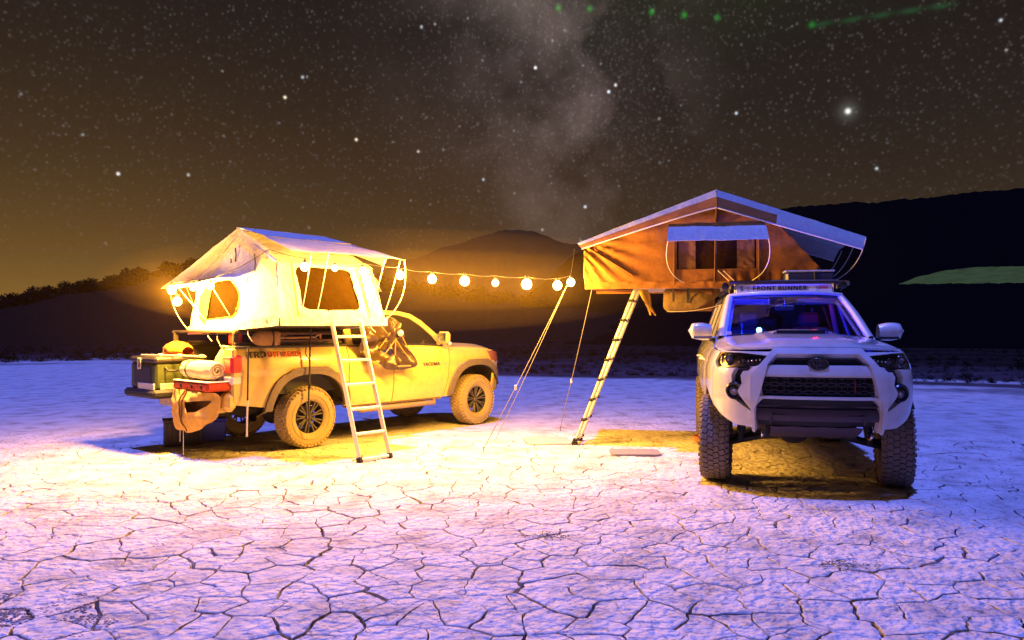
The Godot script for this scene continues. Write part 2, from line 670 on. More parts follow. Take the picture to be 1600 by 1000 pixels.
func plates(under: Node) -> void:
	var sp := 0.25
	var r := RandomNumberGenerator.new()
	r.seed = 5
	var sites := {}
	for ix in range(-40, 41):
		for iz in range(-44, -4):
			sites[Vector2i(ix, iz)] = Vector2((ix + 0.5 + r.randf_range(-0.46, 0.46)) * sp, (iz + 0.5 + r.randf_range(-0.46, 0.46)) * sp)
	var big := {}
	var bs := 0.98
	for ix in range(-14, 15):
		for iz in range(-14, 3):
			big[Vector2i(ix, iz)] = Vector2((ix + 0.5 + r.randf_range(-0.47, 0.47)) * bs, (iz + 0.5 + r.randf_range(-0.47, 0.47)) * bs)
	var own := {}
	for key in sites:
		var p: Vector2 = sites[key]
		p += Vector2(nz.get_noise_2d(p.x * 60.0, p.y * 60.0), nz.get_noise_2d(p.x * 60.0 + 99.0, p.y * 60.0)) * 0.22
		var b := Vector2i(floori(p.x / bs), floori(p.y / bs))
		var best := 1e9
		for dx in range(-2, 3):
			for dz in range(-2, 3):
				var q := b + Vector2i(dx, dz)
				if big.has(q) and big[q].distance_squared_to(p) < best:
					best = big[q].distance_squared_to(p)
					own[key] = q
	var warp := func(p: Vector2) -> Vector2:
		return p + Vector2(nz.get_noise_2d(p.x * 110.0, p.y * 110.0), nz.get_noise_2d(p.x * 110.0 + 300.0, p.y * 110.0)) * 0.075 + Vector2(nz.get_noise_2d(p.x * 700.0, p.y * 700.0 + 55.0), nz.get_noise_2d(p.x * 700.0 + 300.0, p.y * 700.0)) * 0.018
	var keys := []
	for key in sites:
		var p: Vector2 = sites[key]
		if zone(p.x, p.y) > 0.05 and own.has(key):
			keys.append(key)
	keys.sort_custom(func(a, b): return rank(sites[a]) < rank(sites[b]))
	var rest := MB.new()
	for k in keys.size():
		var key: Vector2i = keys[k]
		var c: Vector2 = sites[key]
		var edge := smoothstep(0.05, 0.9, zone(c.x, c.y))
		var pl := PackedVector2Array([c + Vector2(-1, -1), c + Vector2(1, -1), c + Vector2(1, 1), c + Vector2(-1, 1)])
		for dx in range(-2, 3):
			for dz in range(-2, 3):
				var o := key + Vector2i(dx, dz)
				if o == key or not sites.has(o):
					continue
				var q: Vector2 = sites[o]
				var d := (q - c).normalized()
				var hsh := absi(hash(key) + hash(o)) % 1000 / 1000.0
				var gap := 0.0031 + 0.0022 * hsh
				if own.get(o) != own.get(key):
					var bh := absi(hash(own.get(o)) + hash(own.get(key))) % 1000 / 1000.0
					gap = 0.0058 + 0.0054 * bh * bh + 0.001 * hsh
				gap *= edge
				pl = clip(pl, (c + q) / 2.0 - d * gap, d)
				if pl.size() < 3:
					break
		if pl.size() < 3:
			continue
		var ring := PackedVector2Array()
		for i in pl.size():
			var a := pl[i]
			var b := pl[(i + 1) % pl.size()]
			var seg := maxi(1, int(ceil(a.distance_to(b) / 0.036)))
			for s in seg:
				var w: Vector2 = warp.call(a.lerp(b, float(s) / seg))
				ring.append(w)
		var mid := Vector2.ZERO
		for p in ring:
			mid += p
		mid /= ring.size()
		var h := (r.randf_range(-0.003, 0.004) + nz.get_noise_2d(c.x * 30.0, c.y * 30.0) * 0.004) * edge - 0.0015 * (1.0 - edge)
		var tilt := Vector2(r.randf_range(-1, 1), r.randf_range(-1, 1)) * 0.012 * edge
		var b := rest if k >= 300 else MB.new()
		var m := ring.size()
		var up := func(p: Vector2, y: float) -> Vector3: return Vector3(p.x, y + (p - mid).dot(tilt), p.y)
		var inner := []
		var outer := []
		var foot := []
		for i in m:
			var p := ring[i]
			var dir := (mid - p).normalized()
			var rag := (0.0005 + 0.003 * absf(nz.get_noise_2d(p.x * 2500.0, p.y * 2500.0 + k))) * edge
			var pe := p + dir * rag
			inner.append(up.call(pe + dir * 0.009, h + 0.0008))
			outer.append(up.call(pe, h - 0.0045))
			foot.append(up.call(p - dir * 0.001 * edge, -0.052))
		var top: Vector3 = up.call(mid, h - 0.0015)
		for i in m:
			var j := (i + 1) % m
			var ni := Vector3(outer[i].x - mid.x, 0.0, outer[i].z - mid.y).normalized() * 0.45 + Vector3.UP
			var nj := Vector3(outer[j].x - mid.x, 0.0, outer[j].z - mid.y).normalized() * 0.45 + Vector3.UP
			b.tri(top, inner[i], inner[j], Vector3.UP, Vector3.UP, Vector3.UP)
			b.tri(inner[i], outer[i], outer[j], Vector3.UP, ni.normalized(), nj.normalized())
			b.tri(inner[i], outer[j], inner[j], Vector3.UP, nj.normalized(), Vector3.UP)
			b.quad(outer[i], foot[i], foot[j], outer[j])
		if k < 300:
			obj("mud_plate", b, M.clay, under)
	var o := obj("mud_plates", rest, M.clay, under)
	o.set_meta("kind", "stuff")

func rank(p: Vector2) -> float:
	var out := maxf(absf(p.x) - 0.69 * -p.y, 0.0) * 8.0 + maxf(3.5 + p.y, 0.0) * 8.0
	return -p.y + out

func clip(p: PackedVector2Array, at: Vector2, d: Vector2) -> PackedVector2Array:
	var o := PackedVector2Array()
	for i in p.size():
		var a := p[i]
		var b := p[(i + 1) % p.size()]
		var da := (a - at).dot(d)
		var db := (b - at).dot(d)
		if da <= 0.0:
			o.append(a)
		if (da < 0.0 and db > 0.0) or (da > 0.0 and db < 0.0):
			o.append(a.lerp(b, da / (da - db)))
	return o

# crest given as (bearing tangent * 1200, height tangent * 1200) pairs, a ridge of that outline standing rc metres away
func ridge(called: String, label: String, pts: Array, rb: float, rc: float, rback: float, material: Material, rough: float, bulge := 1.0) -> void:
	var rows := []
	var px: float = pts[0][0]
	var i := 0
	var cols := []
	while px <= pts[-1][0]:
		while i < pts.size() - 2 and px > pts[i + 1][0]:
			i += 1
		var t: float = (px - pts[i][0]) / (pts[i + 1][0] - pts[i][0])
		t = t * t * (3.0 - 2.0 * t) * 0.5 + t * 0.5
		cols.append(Vector2(px, lerpf(pts[i][1], pts[i + 1][1], t)))
		px += 5.0
	var N := 14
	for j in N + 5:
		var line := []
		for q in cols:
			var az := atan(q.x / 1200.0)
			var top: float = 1.5 + q.y / 1200.0 * rc * cos(az)
			var R: float
			var y: float
			if j <= N:
				var t := float(j) / N
				R = lerpf(rb, rc, t)
				y = top * (pow(t, bulge))
				var p := Vector2(R * sin(az), -R * cos(az))
				y += nz.get_noise_2d(p.x * 60.0 / rough, p.y * 60.0 / rough) * rough * 0.35 * sin(t * PI * 0.9 + 0.05) + nz.get_noise_2d(p.x * 300.0 / rough, p.y * 300.0 / rough) * rough * 0.06 * t
			else:
				var t := float(j - N) / 4.0
				R = lerpf(rc, rback, t)
				y = top * (1.0 - t)
			if j == 0:
				y = -0.5
			line.append(Vector3(R * sin(az), y, -R * cos(az)))
		rows.append(line)
	var b := MB.new()
	b.sheet(rows)
	var o := obj(called, b, material)
	o.set_meta("kind", "structure")
	o.set_meta("label", label)

func clump(seed_: int, leaves: int) -> ArrayMesh:
	var r := RandomNumberGenerator.new()
	r.seed = seed_
	var b := MB.new()
	for i in leaves:
		var d := Vector3(r.randfn(), absf(r.randfn()), r.randfn()).normalized()
		var p := d * pow(r.randf(), 0.4) * Vector3(0.5, 0.9, 0.5)
		var s := r.randf_range(0.05, 0.12)
		var u := Vector3(r.randfn(), r.randfn(), r.randfn()).normalized()
		var w := u.cross(d).normalized()
		b.tri(p - u * s, p + w * s * 0.6, p + u * s)
		b.tri(p - u * s, p + u * s, p - w * s * 0.5)
	b.tube([Vector3(0, -0.1, 0), Vector3(0.03, 0.25, 0.02), Vector3(0, 0.5, 0)], [0.05, 0.035, 0.01], 5)
	return b.mesh()

func scatter(called: String, label: String, mesh: Mesh, material: Material, where: Array) -> void:
	var mm := MultiMesh.new()
	mm.transform_format = MultiMesh.TRANSFORM_3D
	mm.mesh = mesh
	mm.instance_count = where.size()
	for i in where.size():
		mm.set_instance_transform(i, where[i])
	var o := MultiMeshInstance3D.new()
	o.name = numbered(called)
	o.multimesh = mm
	o.material_override = material
	add_child(o)
	o.set_meta("kind", "stuff")
	o.set_meta("label", label)

func hills() -> void:
	var left := [[-1500, 0], [-1100, 10], [-800, 32], [-740, 48], [-670, 60], [-600, 74], [-540, 88], [-480, 96], [-400, 88], [-300, 76], [-200, 66], [-100, 54], [0, 40], [150, 20], [260, 0]]
	var right := [[-40, 0], [40, 60], [100, 112], [140, 142], [175, 156], [260, 164], [350, 176], [440, 184], [500, 191], [600, 196], [650, 200], [720, 209], [800, 216], [950, 222], [1200, 230], [1500, 210]]
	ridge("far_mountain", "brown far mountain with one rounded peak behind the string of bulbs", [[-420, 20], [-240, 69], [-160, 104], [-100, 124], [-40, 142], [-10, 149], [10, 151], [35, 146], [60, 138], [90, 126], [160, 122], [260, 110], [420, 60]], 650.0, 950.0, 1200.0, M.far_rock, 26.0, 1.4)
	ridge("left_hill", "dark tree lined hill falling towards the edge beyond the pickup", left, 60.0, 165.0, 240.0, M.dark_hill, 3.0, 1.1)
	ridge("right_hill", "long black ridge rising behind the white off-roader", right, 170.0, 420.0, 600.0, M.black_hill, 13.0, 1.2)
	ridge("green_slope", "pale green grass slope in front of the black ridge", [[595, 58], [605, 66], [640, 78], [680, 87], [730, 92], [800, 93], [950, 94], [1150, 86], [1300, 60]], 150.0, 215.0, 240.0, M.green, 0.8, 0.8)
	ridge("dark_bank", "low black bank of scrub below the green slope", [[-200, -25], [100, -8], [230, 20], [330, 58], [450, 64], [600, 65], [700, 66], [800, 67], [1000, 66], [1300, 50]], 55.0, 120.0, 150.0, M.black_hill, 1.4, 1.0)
	var r := RandomNumberGenerator.new()
	r.seed = 21
	var spots := []
	for i in 620:
		var q := r.randf_range(-1150.0, 60.0)
		var k := 0
		while k < left.size() - 2 and q > left[k + 1][0]:
			k += 1
		var hgt: float = lerpf(left[k][1], left[k + 1][1], (q - left[k][0]) / (left[k + 1][0] - left[k][0]))
		var az := atan(q / 1200.0)
		var R := r.randf_range(140.0, 172.0)
		var y: float = (1.5 + hgt / 1200.0 * 165.0 * cos(az)) * minf(1.0, 0.93 * pow((R - 60.0) / 105.0, 1.1) + 0.05)
		if R > 165.0:
			y = 1.5 + hgt / 1200.0 * 165.0 * cos(az) - (R - 165.0) * 0.1
		var s := 0.7 + 1.7 * pow(r.randf(), 1.6)
		spots.append(Transform3D(Basis(Vector3.UP, r.randf() * TAU).scaled(Vector3(s * 1.7, s * r.randf_range(0.8, 1.4), s * 1.7)), Vector3(R * sin(az), y - 0.25, -R * cos(az))))
	scatter("hillside_trees", "dark trees along the crest of the hill beyond the pickup", clump(3, 420), M.leaf, spots)
	spots = []
	for i in 3200:
		var az := r.randf_range(-0.85, 0.85)
		var R := edge_at(az) + 1.5 + pow(r.randf(), 1.7) * 45.0
		var s := r.randf_range(0.08, 0.30) * (0.6 + 0.4 * smoothstep(24.0, 40.0, R))
		spots.append(Transform3D(Basis(Vector3.UP, r.randf() * TAU).scaled(Vector3(s * 1.6, s, s * 1.6)), Vector3(R * sin(az), 0.0, -R * cos(az))))
	scatter("scrub", "low dark scrub at the far edge of the lake bed", clump(4, 70), M.leaf, spots)

func debris() -> void:
	var r := RandomNumberGenerator.new()
	r.seed = 31
	var b := MB.new()
	for i in 3:
		b.ball(Vector3(r.randf_range(-0.3, 0.3), 0, r.randf_range(-0.3, 0.3)), Vector3(1, 0.6, 0.8) * r.randf_range(0.5, 1.0), 6, 4)
	var spots := []
	for i in 1500:
		var d := r.randf_range(3.0, 24.0)
		var x := r.randf_range(-0.75, 0.75) * d
		if nz.get_noise_2d(x * 25.0, d * 25.0) < 0.05:
			continue
		var s := r.randf_range(0.002, 0.006) * (1.0 if r.randf() < 0.9 else 1.9)
		spots.append(Transform3D(Basis(Vector3.UP, r.randf() * TAU).scaled(Vector3(s, s, s)), Vector3(x, 0.001, -d)))
	scatter("clay_crumbs", "small crumbs of dry clay lying on the cracked lake bed", b.mesh(), M.crumb, spots)
	spots = []
	for i in 2600:
		var a := r.randf() * TAU
		var q := sqrt(r.randf())
		var p := Vector2(-2.62, -3.92) + Vector2(cos(a) * 0.62, sin(a) * 0.42) * q
		if nz.get_noise_2d(p.x * 260.0, p.y * 260.0) < -0.18 + 0.35 * q * q:
			continue
		var s := r.randf_range(0.004, 0.013)
		spots.append(Transform3D(Basis(Vector3.UP, r.randf() * TAU).scaled(Vector3(s, s * 0.5, s)), Vector3(p.x, 0.001, p.y)))
	scatter("loose_soil", "loose dark soil crumbled over the clay in the near left corner", b.mesh(), M.dark_soil, spots)
	# broken, rough patches of dry twigs
	for q in [[0.245, -5.47, 0.20, "small dark patch of dry twigs on the cracked clay at the picture's middle"], [2.08, -4.80, 0.24, "dark patch of dry twigs on the cracked clay in front of the white off-roader"]]:
		var t := MB.new()
		for i in 70:
			var a := r.randf() * TAU
			var p := Vector3(cos(a) * r.randf() * q[2], 0.008, sin(a) * r.randf() * q[2] * 0.6)
			var dd := Vector3(r.randfn(), r.randf() * 0.35, r.randfn()).normalized() * r.randf_range(0.02, 0.06)
			t.tube([p - dd * 0.5, p + Vector3(0, 0.006, 0), p + dd * 0.5], [0.0018, 0.0016, 0.0008], 4, false)
		var o := obj("dry_twigs", t, M.twig)
		o.position = Vector3(q[0], 0.0, q[1])
		tag(o, q[3], "twigs")

# ---------------------------------------------------------------- wheels
# axis along z, outer face towards +z, centre at the origin
func wheel_meshes(r: float, w: float, rim_r: float) -> Dictionary:
	var ax := Transform3D(Basis(Vector3.RIGHT, PI / 2.0), Vector3.ZERO)   # y -> z
	var hw := w / 2.0
	var t := MB.new()
	var base := r - 0.012
	t.lathe([Vector2(rim_r - 0.012, -hw * 0.72), Vector2(rim_r + 0.004, -hw * 0.86), Vector2(rim_r + 0.04, -hw * 0.98), Vector2(rim_r + (r - rim_r) * 0.55, -hw * 1.02), Vector2(base - 0.03, -hw * 0.97), Vector2(base - 0.006, -hw * 0.86), Vector2(base, -hw * 0.6), Vector2(base + 0.001, 0.0), Vector2(base, hw * 0.6), Vector2(base - 0.006, hw * 0.86), Vector2(base - 0.03, hw * 0.97), Vector2(rim_r + (r - rim_r) * 0.55, hw * 1.02), Vector2(rim_r + 0.04, hw * 0.98), Vector2(rim_r + 0.004, hw * 0.86), Vector2(rim_r - 0.012, hw * 0.72)], 56, ax, true)
	# raised ring and lettering-like ribs on the sidewall
	for s in [-1.0, 1.0]:
		t.lathe([Vector2(rim_r + 0.052, s * hw * 0.985), Vector2(rim_r + 0.054, s * (hw * 1.03 + 0.002)), Vector2(rim_r + 0.060, s * (hw * 1.03 + 0.002)), Vector2(rim_r + 0.062, s * hw * 1.0)], 48, ax)
	var rows := [[-0.60, 0.30, 0.0], [-0.20, 0.30, 0.5], [0.20, -0.30, 0.0], [0.60, -0.30, 0.5]]
	var num := 44
	var arc := TAU * r / num
	for k in num:
		for row in rows:
			var a: float = TAU * (k + row[2]) / num
			var rad := Vector3(cos(a), sin(a), 0.0)
			var tang := Vector3(-sin(a), cos(a), 0.0)
			var bs := Basis(tang, Vector3(0, 0, 1), rad).rotated(rad, row[1])
			t.box(rad * (base + 0.003) + Vector3(0, 0, row[0] * hw), Vector3(arc * 0.80, w * 0.185, 0.020), 0.002, bs)
		for s in [-1.0, 1.0]:
			var a: float = TAU * (k + 0.25) / num
			var rad := Vector3(cos(a), sin(a), 0.0)
			var tang := Vector3(-sin(a), cos(a), 0.0)
			var out := Vector3(0, 0, s)
			var bs := Basis(tang, (out * 0.95 - rad * 0.5).normalized(), (rad * 0.95 + out * 0.5).normalized())
			var long := 0.046 if k % 2 == 0 else 0.034
			t.box(rad * (base - 0.010) + out * hw * 0.90, Vector3(arc * 0.62, long, 0.018), 0.002, bs)
	var rim := MB.new()
	rim.lathe([Vector2(rim_r - 0.004, -hw * 0.8), Vector2(rim_r - 0.02, -hw * 0.6), Vector2(rim_r - 0.03, 0.0), Vector2(rim_r - 0.022, hw * 0.45), Vector2(rim_r - 0.016, hw * 0.70), Vector2(rim_r + 0.006, hw * 0.80), Vector2(rim_r + 0.006, hw * 0.72)], 48, ax)
	rim.lathe([Vector2(0.0, -hw * 0.1), Vector2(0.13, -hw * 0.1), Vector2(0.13, -hw * 0.35), Vector2(0.0, -hw * 0.35)], 32, ax)
	var sp := MB.new()
	for k in 9:
		var a := TAU * k / 9.0
		var rad := Vector3(cos(a), sin(a), 0.0)
		var tang := Vector3(-sin(a), cos(a), 0.0)
		for s in [-1.0, 1.0]:
			var p0 := rad * 0.045 + Vector3(0, 0, hw * 0.42)
			var p1: Vector3 = rad * (rim_r - 0.02) + tang * s * 0.024 + Vector3(0, 0, hw * 0.66)
			var d: Vector3 = (p1 - p0).normalized()
			var q := Vector3(0, 0, 1)
			var u := d.cross(q).normalized()
			sp.box((p0 + p1) / 2.0, Vector3(p0.distance_to(p1), 0.019, 0.026), 0.005, Basis(d, u, d.cross(u)))
	var hub := MB.new()
	hub.lathe([Vector2(0.0, hw * 0.62), Vector2(0.028, hw * 0.62), Vector2(0.034, hw * 0.56), Vector2(0.036, hw * 0.38), Vector2(0.062, hw * 0.36), Vector2(0.066, hw * 0.1)], 24, ax)
	for k in 6:
		var a := TAU * (k + 0.5) / 6.0
		hub.lathe([Vector2(0.0, 0.02), Vector2(0.008, 0.018), Vector2(0.009, 0.0)], 8, Transform3D(ax.basis, Vector3(cos(a) * 0.05, sin(a) * 0.05, hw * 0.36)))
	return {"tyre": t.mesh(), "rim": rim.mesh(), "spokes": sp.mesh(), "hub": hub.mesh()}

func wheel(parent: Node, mesh: Dictionary, at: Vector3, outer: float, spin: float, rim_m: Material, steer := 0.0, tyre_m: Material = null) -> void:
	var bs := Basis() if outer > 0.0 else Basis(Vector3.UP, PI)
	bs = Basis(Vector3.UP, steer) * bs * Basis(Vector3.BACK, spin)
	var w := holder("wheel", parent, Transform3D(bs, at))
	inst("tyre", mesh.tyre, tyre_m if tyre_m else M.tyre, w)
	inst("rim", mesh.rim, M.rim_dark, w)
	inst("spokes", mesh.spokes, rim_m, w)
	inst("hub_cap", mesh.hub, rim_m, w)

# ---------------------------------------------------------------- the pickup (x forward, z to its right, origin on the ground under the rear axle)
func pickup(at: Vector3, turn: float) -> void:
	var T := thing("pickup_truck", "sand coloured double cab pickup with a gear rack and an open tent over its bed", "pickup", at, turn)
	var pc := plan_curve([Vector2(0, 3.80), Vector2(0.4, 3.77), Vector2(0.64, 3.67), Vector2(0.79, 3.46), Vector2(0.85, 3.15), Vector2(0.862, 2.5), Vector2(0.865, 1.2), Vector2(0.865, 0.0), Vector2(0.858, -0.7), Vector2(0.845, -1.02)])
	var off := func(y: float) -> float:
		var o := 0.0
		if y > 0.99:
			o -= 0.075 * pow((y - 0.99) / 0.26, 2.0)
		elif y > 0.93:
			o += 0.010 * sin((y - 0.93) / 0.06 * PI)
		if y < 0.78:
			o -= 0.055 * pow((0.78 - y) / 0.33, 1.6)
		return o
	var F := func(p: Vector2) -> Vector3:     # p.x counts from the nose along the right side; negative is the left side
		var s := 1.0 if p.x >= 0.0 else -1.0
		var q := plan_at(pc, absf(p.x))
		var o: float = off.call(p.y)
		var pt: Vector2 = q[0] + q[1] * o
		return Vector3(pt.y, p.y, s * pt.x)
	var ux := func(x: float) -> float: return plan_u_of_x(pc, x)
	# outline pieces in (x, y), turned into (u, y)
	var uv := func(p: PackedVector2Array) -> PackedVector2Array:
		var o := PackedVector2Array()
		for q in p:
			o.append(Vector2(ux.call(q.x), q.y))
		if Geometry2D.is_polygon_clockwise(o):
			o.reverse()
		return o
	var arch := func(x: float, r: float) -> PackedVector2Array:
		var o := PackedVector2Array()
		for k in 25:
			var a := PI * k / 24.0
			var c := cos(a)
			var sn := sin(a)
			# a squared-off arch
			o.append(Vector2(x + r * signf(c) * pow(absf(c), 0.80), 0.385 + r * 1.0 * pow(sn, 0.80)))
		o.append(Vector2(x - r, 0.1))
		o.append(Vector2(x + r, 0.1))
		return poly_of(o)
	var rear_arch: PackedVector2Array = arch.call(0.0, 0.53)
	var front_arch: PackedVector2Array = arch.call(2.99, 0.53)
	var pieces := {
		"bed_side": [poly([-1.0, 0.60, -0.72, 0.56, -0.3, 0.50, 0.575, 0.47, 0.575, 1.245, -0.98, 1.245]), [rear_arch]],
		"rear_door": [poly([0.585, 0.47, 1.323, 0.47, 1.323, 1.228, 0.587, 1.236]), []],
		"front_door": [poly([1.337, 0.47, 2.298, 0.47, 2.358, 0.75, 2.398, 1.195, 1.337, 1.228]), []],
		"front_fender": [poly([2.314, 0.47, 2.374, 0.75, 2.414, 1.19, 2.9, 1.175, 3.25, 1.15, 3.40, 1.12, 3.44, 0.98, 3.40, 0.50, 3.2, 0.47]), [front_arch]],
	}
	for side in [1.0, -1.0]:
		var Fs := F if side > 0.0 else (func(p: Vector2) -> Vector3: return F.call(Vector2(-p.x, p.y)))
		for key in pieces:
			var b := MB.new()
			var hs := []
			for h in pieces[key][1]:
				hs.append(uv.call(h))
			b.panel(uv.call(pieces[key][0]), hs, 0.06, Fs, 0.02, 0.0, side * -1.0 if side > 0.0 else 1.0)
			var o := obj(key, b, M.sand_paint, T)
			if key.ends_with("door"):
				var hb := MB.new()
				var hx := 1.21 if key == "rear_door" else 1.50
				hx = 0.82 if key == "rear_door" else 1.50
				hb.tube([Vector3(hx - 0.10, 1.09, side * 0.852), Vector3(hx - 0.07, 1.093, side * 0.884), Vector3(hx + 0.05, 1.093, side * 0.886), Vector3(hx + 0.085, 1.09, side * 0.852)], [0.012, 0.014, 0.014, 0.012], 8)
				obj("door_handle", hb, M.flare, o)
				var bm := MB.new()
				var x0 := 0.60 if key == "rear_door" else 1.345
				var x1 := 1.315 if key == "rear_door" else 2.30
				bm.tube([Vector3(x0, 1.238, side * 0.800), Vector3((x0 + x1) / 2.0, 1.236, side * 0.806), Vector3(x1, 1.218, side * 0.806)], 0.011, 6)
				obj("belt_moulding", bm, M.black, o)
		# black wheel-arch flares
		for fx in [0.0, 2.99]:
			var b := MB.new()
			var outer: PackedVector2Array = arch.call(fx, 0.615)
			var low := poly([fx - 1.0, -0.5, fx + 1.0, -0.5, fx + 1.0, 0.50, fx - 1.0, 0.50])
			var cut: Array = Geometry2D.clip_polygons(outer, low)
			b.panel(uv.call(cut[0]), [uv.call(arch.call(fx, 0.525))], 0.045, Fs, 0.05, 0.034, side * -1.0 if side > 0.0 else 1.0)
			obj("wheel_flare", b, M.flare, T)
			var lin_ := MB.new()
			var rows := []
			for zz in [0.84, 0.42]:
				var line := []
				for k in 25:
					var a := 0.35 + (PI - 0.5) * k / 24.0
					line.append(Vector3(fx + 0.55 * cos(a), 0.40 + 0.54 * sin(a), side * zz))
				rows.append(line)
			lin_.sheet(rows)
			obj("wheel_liner", lin_, M.black, T)
		# dark backing behind the gaps between the panels, and the sill with its side step
		var bk := MB.new()
		bk.panel(uv.call(poly([0.56, 0.49, 2.40, 0.49, 2.40, 1.18, 0.56, 1.22])), [], 0.1, Fs, 0.0, -0.022, side * -1.0 if side > 0.0 else 1.0)
		obj("door_jamb", bk, M.black, T)
		var sl := MB.new()
		sl.tube([Vector3(0.70, 0.46, side * 0.70), Vector3(0.78, 0.40, side * 0.84), Vector3(2.10, 0.40, side * 0.84), Vector3(2.20, 0.46, side * 0.70)], 0.035, 10)
		sl.box(Vector3(1.45, 0.47, side * 0.74), Vector3(1.7, 0.07, 0.12), 0.015)
		obj("side_step", sl, M.step_metal, T)
		# bed rail cap
		var rc := MB.new()
		rc.box(Vector3(-0.205, 1.254, side * 0.765), Vector3(1.56, 0.03, 0.13), 0.012)
		obj("bed_rail", rc, M.plastic, T)
		# inner wall of the bed
		var iw := MB.new()
		iw.box(Vector3(-0.205, 0.98, side * 0.70), Vector3(1.56, 0.52, 0.02))
		obj("bed_wall", iw, M.plastic, T)
		# rear corner: the bed's end post and the tail lamp wrapped round it
		var po := MB.new()
		po.box(Vector3(-1.0, 0.93, side * 0.752), Vector3(0.06, 0.63, 0.205), 0.02)
		obj("bed_end", po, M.sand_paint, T)
		var tl := MB.new()
		tl.box(Vector3(-0.972, 1.055, side * 0.762), Vector3(0.15, 0.225, 0.200), 0.03)
		var lamp := obj("taillight", tl, M.red_lens, T)
		var rv := MB.new()
		rv.box(Vector3(-0.975, 0.880, side * 0.762), Vector3(0.142, 0.115, 0.192), 0.025)
		obj("reversing_lens", rv, M.pale_lens, lamp)
	# cab
	var cab_z := func(y: float) -> float: return 0.800 - (y - 1.2) * 0.36
	var cab_poly := poly([0.60, 1.22, 0.60, 1.46, 0.63, 1.60, 0.72, 1.675, 0.95, 1.705, 1.25, 1.715, 1.60, 1.705, 1.82, 1.668, 2.0, 1.575, 2.22, 1.405, 2.44, 1.19])
	var win_rear := round_poly(poly([0.70, 1.25, 0.71, 1.55, 0.79, 1.625, 1.24, 1.645, 1.27, 1.245]), 0.04)
	var win_front := round_poly(poly([1.345, 1.243, 1.32, 1.655, 1.58, 1.652, 1.78, 1.608, 1.96, 1.505, 2.14, 1.360, 2.24, 1.226]), 0.03)
	for side in [1.0, -1.0]:
		var G := func(p: Vector2) -> Vector3: return Vector3(p.x, p.y, side * (float(cab_z.call(p.y)) + 0.02 * sin(clampf((p.x - 0.6) / 1.6, 0.0, 1.0) * PI)))
		var b := MB.new()
		b.panel(cab_poly, [win_rear, win_front], 0.07, G, 0.03, 0.0, side)
		obj("cab_side", b, M.sand_paint, T)
		for wn in [win_rear, win_front]:
			var g := MB.new()
			var big: Array = Geometry2D.offset_polygon(wn, 0.012)
			g.panel(big[0], [], 0.1, G, 0.0, -0.014, side)
			obj("side_window", g, M.tinted, T)
			var s := MB.new()
			var inn: Array = Geometry2D.offset_polygon(wn, -0.016)
			s.panel(wn, [inn[0]], 0.05, G, 0.012, -0.004, side)
			obj("window_seal", s, M.black, T)
		# mirror
		var mi := MB.new()
		mi.box(Vector3(2.19, 1.335, side * 0.955), Vector3(0.10, 0.165, 0.20), 0.035, Basis(Vector3.UP, side * 0.12))
		mi.tube([Vector3(2.22, 1.24, side * 0.80), Vector3(2.20, 1.29, side * 0.90)], [0.03, 0.025], 8)
		var mh := obj("side_mirror", mi, M.sand_paint, T)
		var mg := MB.new()
		mg.box(Vector3(2.140, 1.337, side * 0.958), Vector3(0.008, 0.12, 0.15), 0.003, Basis(Vector3.UP, side * 0.12))
		obj("mirror_glass", mg, M.chrome, mh)
	var rf := MB.new()
	var rows := []
	for i in 13:
		var t := i / 12.0
		var x := lerpf(0.62, 1.90, t)
		var ytop := 1.635 + 0.075 * sin(clampf(t * 0.95 + 0.12, 0.0, 1.0) * PI) - 0.02 * t
		var line := []
		for k in 11:
			var zz := lerpf(-1.0, 1.0, k / 10.0)
			line.append(Vector3(x, ytop + 0.03 * (1.0 - zz * zz), zz * (float(cab_z.call(ytop)) + 0.004)))
		rows.append(line)
	rf.sheet(rows)
	obj("roof", rf, M.sand_paint, T)
	var ws := MB.new()
	rows = []
	for i in 7:
		var t := i / 6.0
		var line := []
		for k in 13:
			var zz := lerpf(-1.0, 1.0, k / 12.0)
			line.append(Vector3(lerpf(2.44, 1.88, t) + 0.08 * (1.0 - zz * zz), lerpf(1.19, 1.645, t), zz * (lerpf(0.79, 0.642, t))))
		rows.append(line)
	ws.sheet(rows)
	obj("windscreen", ws, M.tinted, T)
	var cb := MB.new()
	cb.box(Vector3(0.605, 1.33, 0.0), Vector3(0.03, 0.6, 1.30), 0.01)
	var cbo := obj("cab_back", cb, M.sand_paint, T)
	var rw := MB.new()
	rw.box(Vector3(0.585, 1.45, 0.0), Vector3(0.012, 0.28, 1.0), 0.004)
	obj("rear_window", rw, M.tinted, cbo)
	# bonnet
	var H := func(p: Vector2) -> Vector3:      # p = (x, z)
		var z := absf(p.y)
		var u := plan_u_of_z(pc, minf(z, 0.845))
		var nose: float = plan_at(pc, u)[0].y
		if z > 0.82:
			nose = minf(nose, 3.3)
		var d := maxf(nose - p.x, 0.0)
		var y := 1.035 + 0.155 * (1.0 - exp(-d / 0.16)) + 0.040 * d - 0.055 * pow(z / 0.86, 4.0)
		y += 0.018 * exp(-pow((z - 0.45) / 0.10, 2.0)) * smoothstep(0.0, 0.5, d)
		return Vector3(p.x, y, p.y)
	var bn := MB.new()
	bn.panel(poly([2.40, -0.80, 2.95, -0.81, 3.30, -0.80, 3.50, -0.72, 3.64, -0.60, 3.72, -0.42, 3.76, 0.0, 3.72, 0.42, 3.64, 0.60, 3.50, 0.72, 3.30, 0.80, 2.95, 0.81, 2.40, 0.80]), [], 0.07, H, 0.02, 0.0, -1.0)
	obj("bonnet", bn, M.sand_paint, T)
	# nose: bumper wrap, headlights, grille
	var fa := MB.new()
	var un: float = ux.call(3.40)
